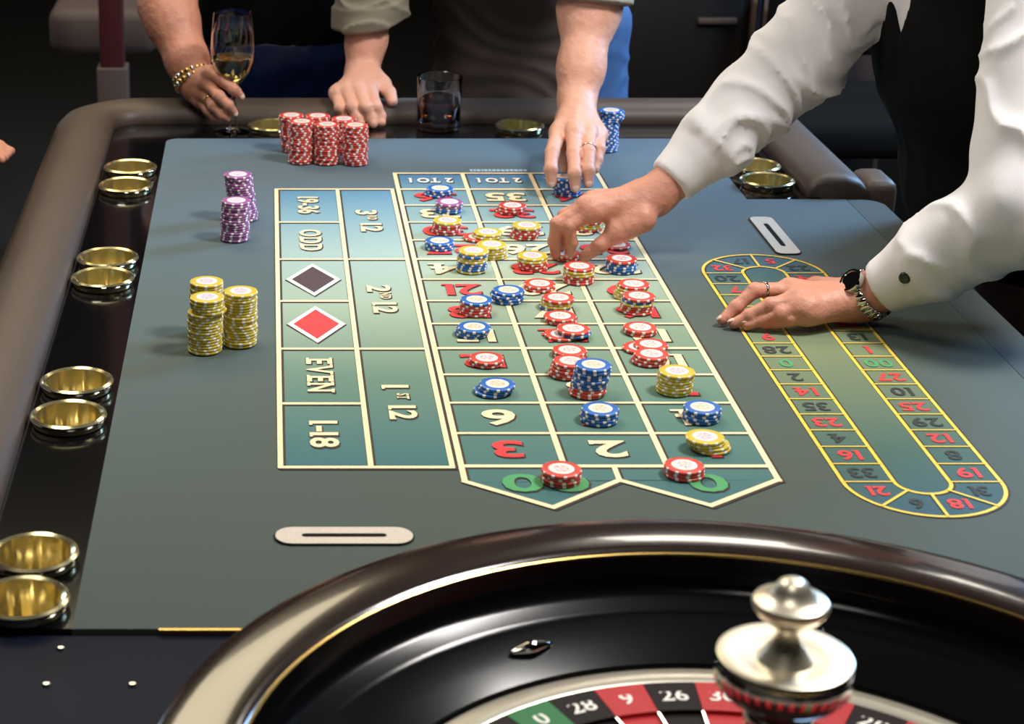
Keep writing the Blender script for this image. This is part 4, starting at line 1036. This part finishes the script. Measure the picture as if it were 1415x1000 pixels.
# ---- person at the far left, only a hand near the frame edge
hw_ = R(-32, 186, 3.0); hf = [[R(-16, 198+k*6, 2.98-0.012*k), R(0, 202+k*5, 2.97-0.012*k), R(15-4*k, 209+k*4, 2.96-0.012*k)] for k in range(4)]
he = hw_ + V3(-0.2, 0.12, 0.06)
m1 = hand_mesh(hw_, hf, None, ([hw_, he], [0.026, 0.04]), up2, 0.0085)
fsp = [V3(-0.72, 3.25, -0.15), V3(-0.72, 3.24, 0.05), V3(-0.71, 3.2, 0.25), V3(-0.70, 3.18, 0.36)]; fh = V3(-0.68, 3.1, 0.60)
flegs = [[V3(-0.78, 3.25, -0.25), V3(-0.70, 3.0, -0.35), V3(-0.72, 3.0, -0.76)], [V3(-0.66, 3.28, -0.25), V3(-0.60, 3.12, -0.4), V3(-0.60, 3.1, -0.76)]]
m3 = torso_mesh(fsp, [V3(-0.86, 3.18, 0.38), V3(-0.55, 3.18, 0.38)], flegs, fh, V3(0.6, -0.8, 0), arms=[(V3(-0.56, 3.18, 0.38), he), (V3(-0.87, 3.18, 0.38), V3(-0.9, 3.1, 0.1), V3(-0.75, 2.95, 0.0))])
far = link('person', join_meshes([m1, m3]), M['skin2']); tag(far, 'person in dark clothes at far left, only fingers in light', 'person')
def fjacket(P):
    t = chain(P, fsp, [0.125, 0.12, 0.12, 0.12], 0.05, (V3(0.8, 0.6, 0), 1.4)); t = smin(t, cone(P, V3(-0.86, 3.18, 0.38), V3(-0.55, 3.18, 0.38), 0.08, 0.08), 0.05)
    t = smin(t, chain(P, [V3(-0.55, 3.18, 0.38), he, hw_.lerp(he, 0.25)], [0.07, 0.055, 0.04], 0.02), 0.02)
    t = smin(t, chain(P, [V3(-0.87, 3.18, 0.38), V3(-0.9, 3.1, 0.1), V3(-0.78, 2.97, 0.02)], [0.07, 0.06, 0.045], 0.02), 0.02)
    return t - vnoise(P, 10, 61)*0.006
lo, hi = bounds(fsp + [V3(-0.9, 3.1, 0.1), he, hw_], 0.2); link('jacket', surf(fjacket, lo, hi, 0.01), M['black_cloth'], far)
trousers('trousers', [fsp[0], V3(-0.72, 3.27, -0.22)], flegs, M['black_cloth'], far, h=0.012)
link('hair', hair_mesh(fh, V3(0.6, -0.8, 0)), M['hair'], far); shoes(far, [flegs[0][2], flegs[1][2]], (0.5, -0.8))

# ------------------------------------------------------------------ things in the dark room behind
def at_floor(px, Y): return V3(R(px, 60, Y).x, Y, -ZT)
st = empty('bar_stool', (-0.40, 4.75, -ZT), 'brown padded stool in the dark at upper left', 'stool')
link('seat', box(-0.13, 0.13, -0.15, 0.15, 0.585, 0.70, 0.03), M['dim_brown'], st, loc=(0, 0, 0))
link('pole', lathe([(0.03, 0.02), (0.03, 0.59)], 16), M['chrome'], st, loc=(0, 0, 0)); link('base', lathe([(0, 0.0), (0.2, 0.0), (0.2, 0.015), (0.03, 0.03)], 24), M['chrome'], st, loc=(0, 0, 0))
pc = at_floor(155, 4.35); rp = empty('red_post', (pc.x, 4.35, -ZT), 'dark red square post standing behind left table corner', 'post')
link('shaft', box(-0.027, 0.027, -0.027, 0.027, 0.62, 2.2, 0.004), M['dark_red'], rp, loc=(0, 0, 0)); link('foot', box(-0.035, 0.035, -0.035, 0.035, 0.0, 0.62, 0.004), M['dim_brown'], rp, loc=(0, 0, 0))
cb = empty('slot_cabinet', (1.25, 5.2, -ZT), 'black gaming cabinet with dim handle behind the far armrest', 'cabinet')
link('body', box(-0.42, -0.004, -0.25, 0.25, 0.0, 1.6, 0.012), M['cabinet'], cb, loc=(0, 0, 0))
link('door', box(-0.38, -0.02, -0.262, -0.252, 0.1, 0.72, 0.004), M['cabinet'], cb, loc=(0, 0, 0)); link('handle', box(-0.14, -0.04, -0.28, -0.262, 0.60, 0.615, 0.003), M['dim_brown'], cb, loc=(0, 0, 0))
cc = empty('counter', (1.75, 5.0, -ZT), 'dim grey-brown counter block behind the dealer\'s sleeve', 'counter')
link('body', box(-0.48, 0.8, -0.2, 0.2, 0.0, 0.45, 0.02), M['cabinet'], cc, loc=(0, 0, 0)); link('top', box(-0.50, 0.82, -0.22, 0.22, 0.45, 0.66, 0.01), M['dim_brown'], cc, loc=(0, 0, 0))
ch = empty('chair', (1.22, 4.35, -ZT), 'black padded chair with thin chrome frame behind the right armrest', 'chair')
link('seat', box(-0.16, 0.28, -0.22, 0.22, 0.45, 0.54, 0.03), M['black_cloth'], ch, loc=(0, 0, 0))
link('backrest', box(-0.03, 0.27, 0.18, 0.23, 0.6, 1.05, 0.02), M['black_cloth'], ch, loc=(0, 0, 0))
for sx, sy in ((-0.155, -0.21), (0.27, -0.21), (-0.155, 0.21), (0.27, 0.21)):
    link('leg', tube([(sx, sy, 0), (sx, sy, 0.92 if sy < 0 and sx < 0 else 0.5)], 0.008, 8), M['chrome'], ch, loc=(0, 0, 0))
print('done')
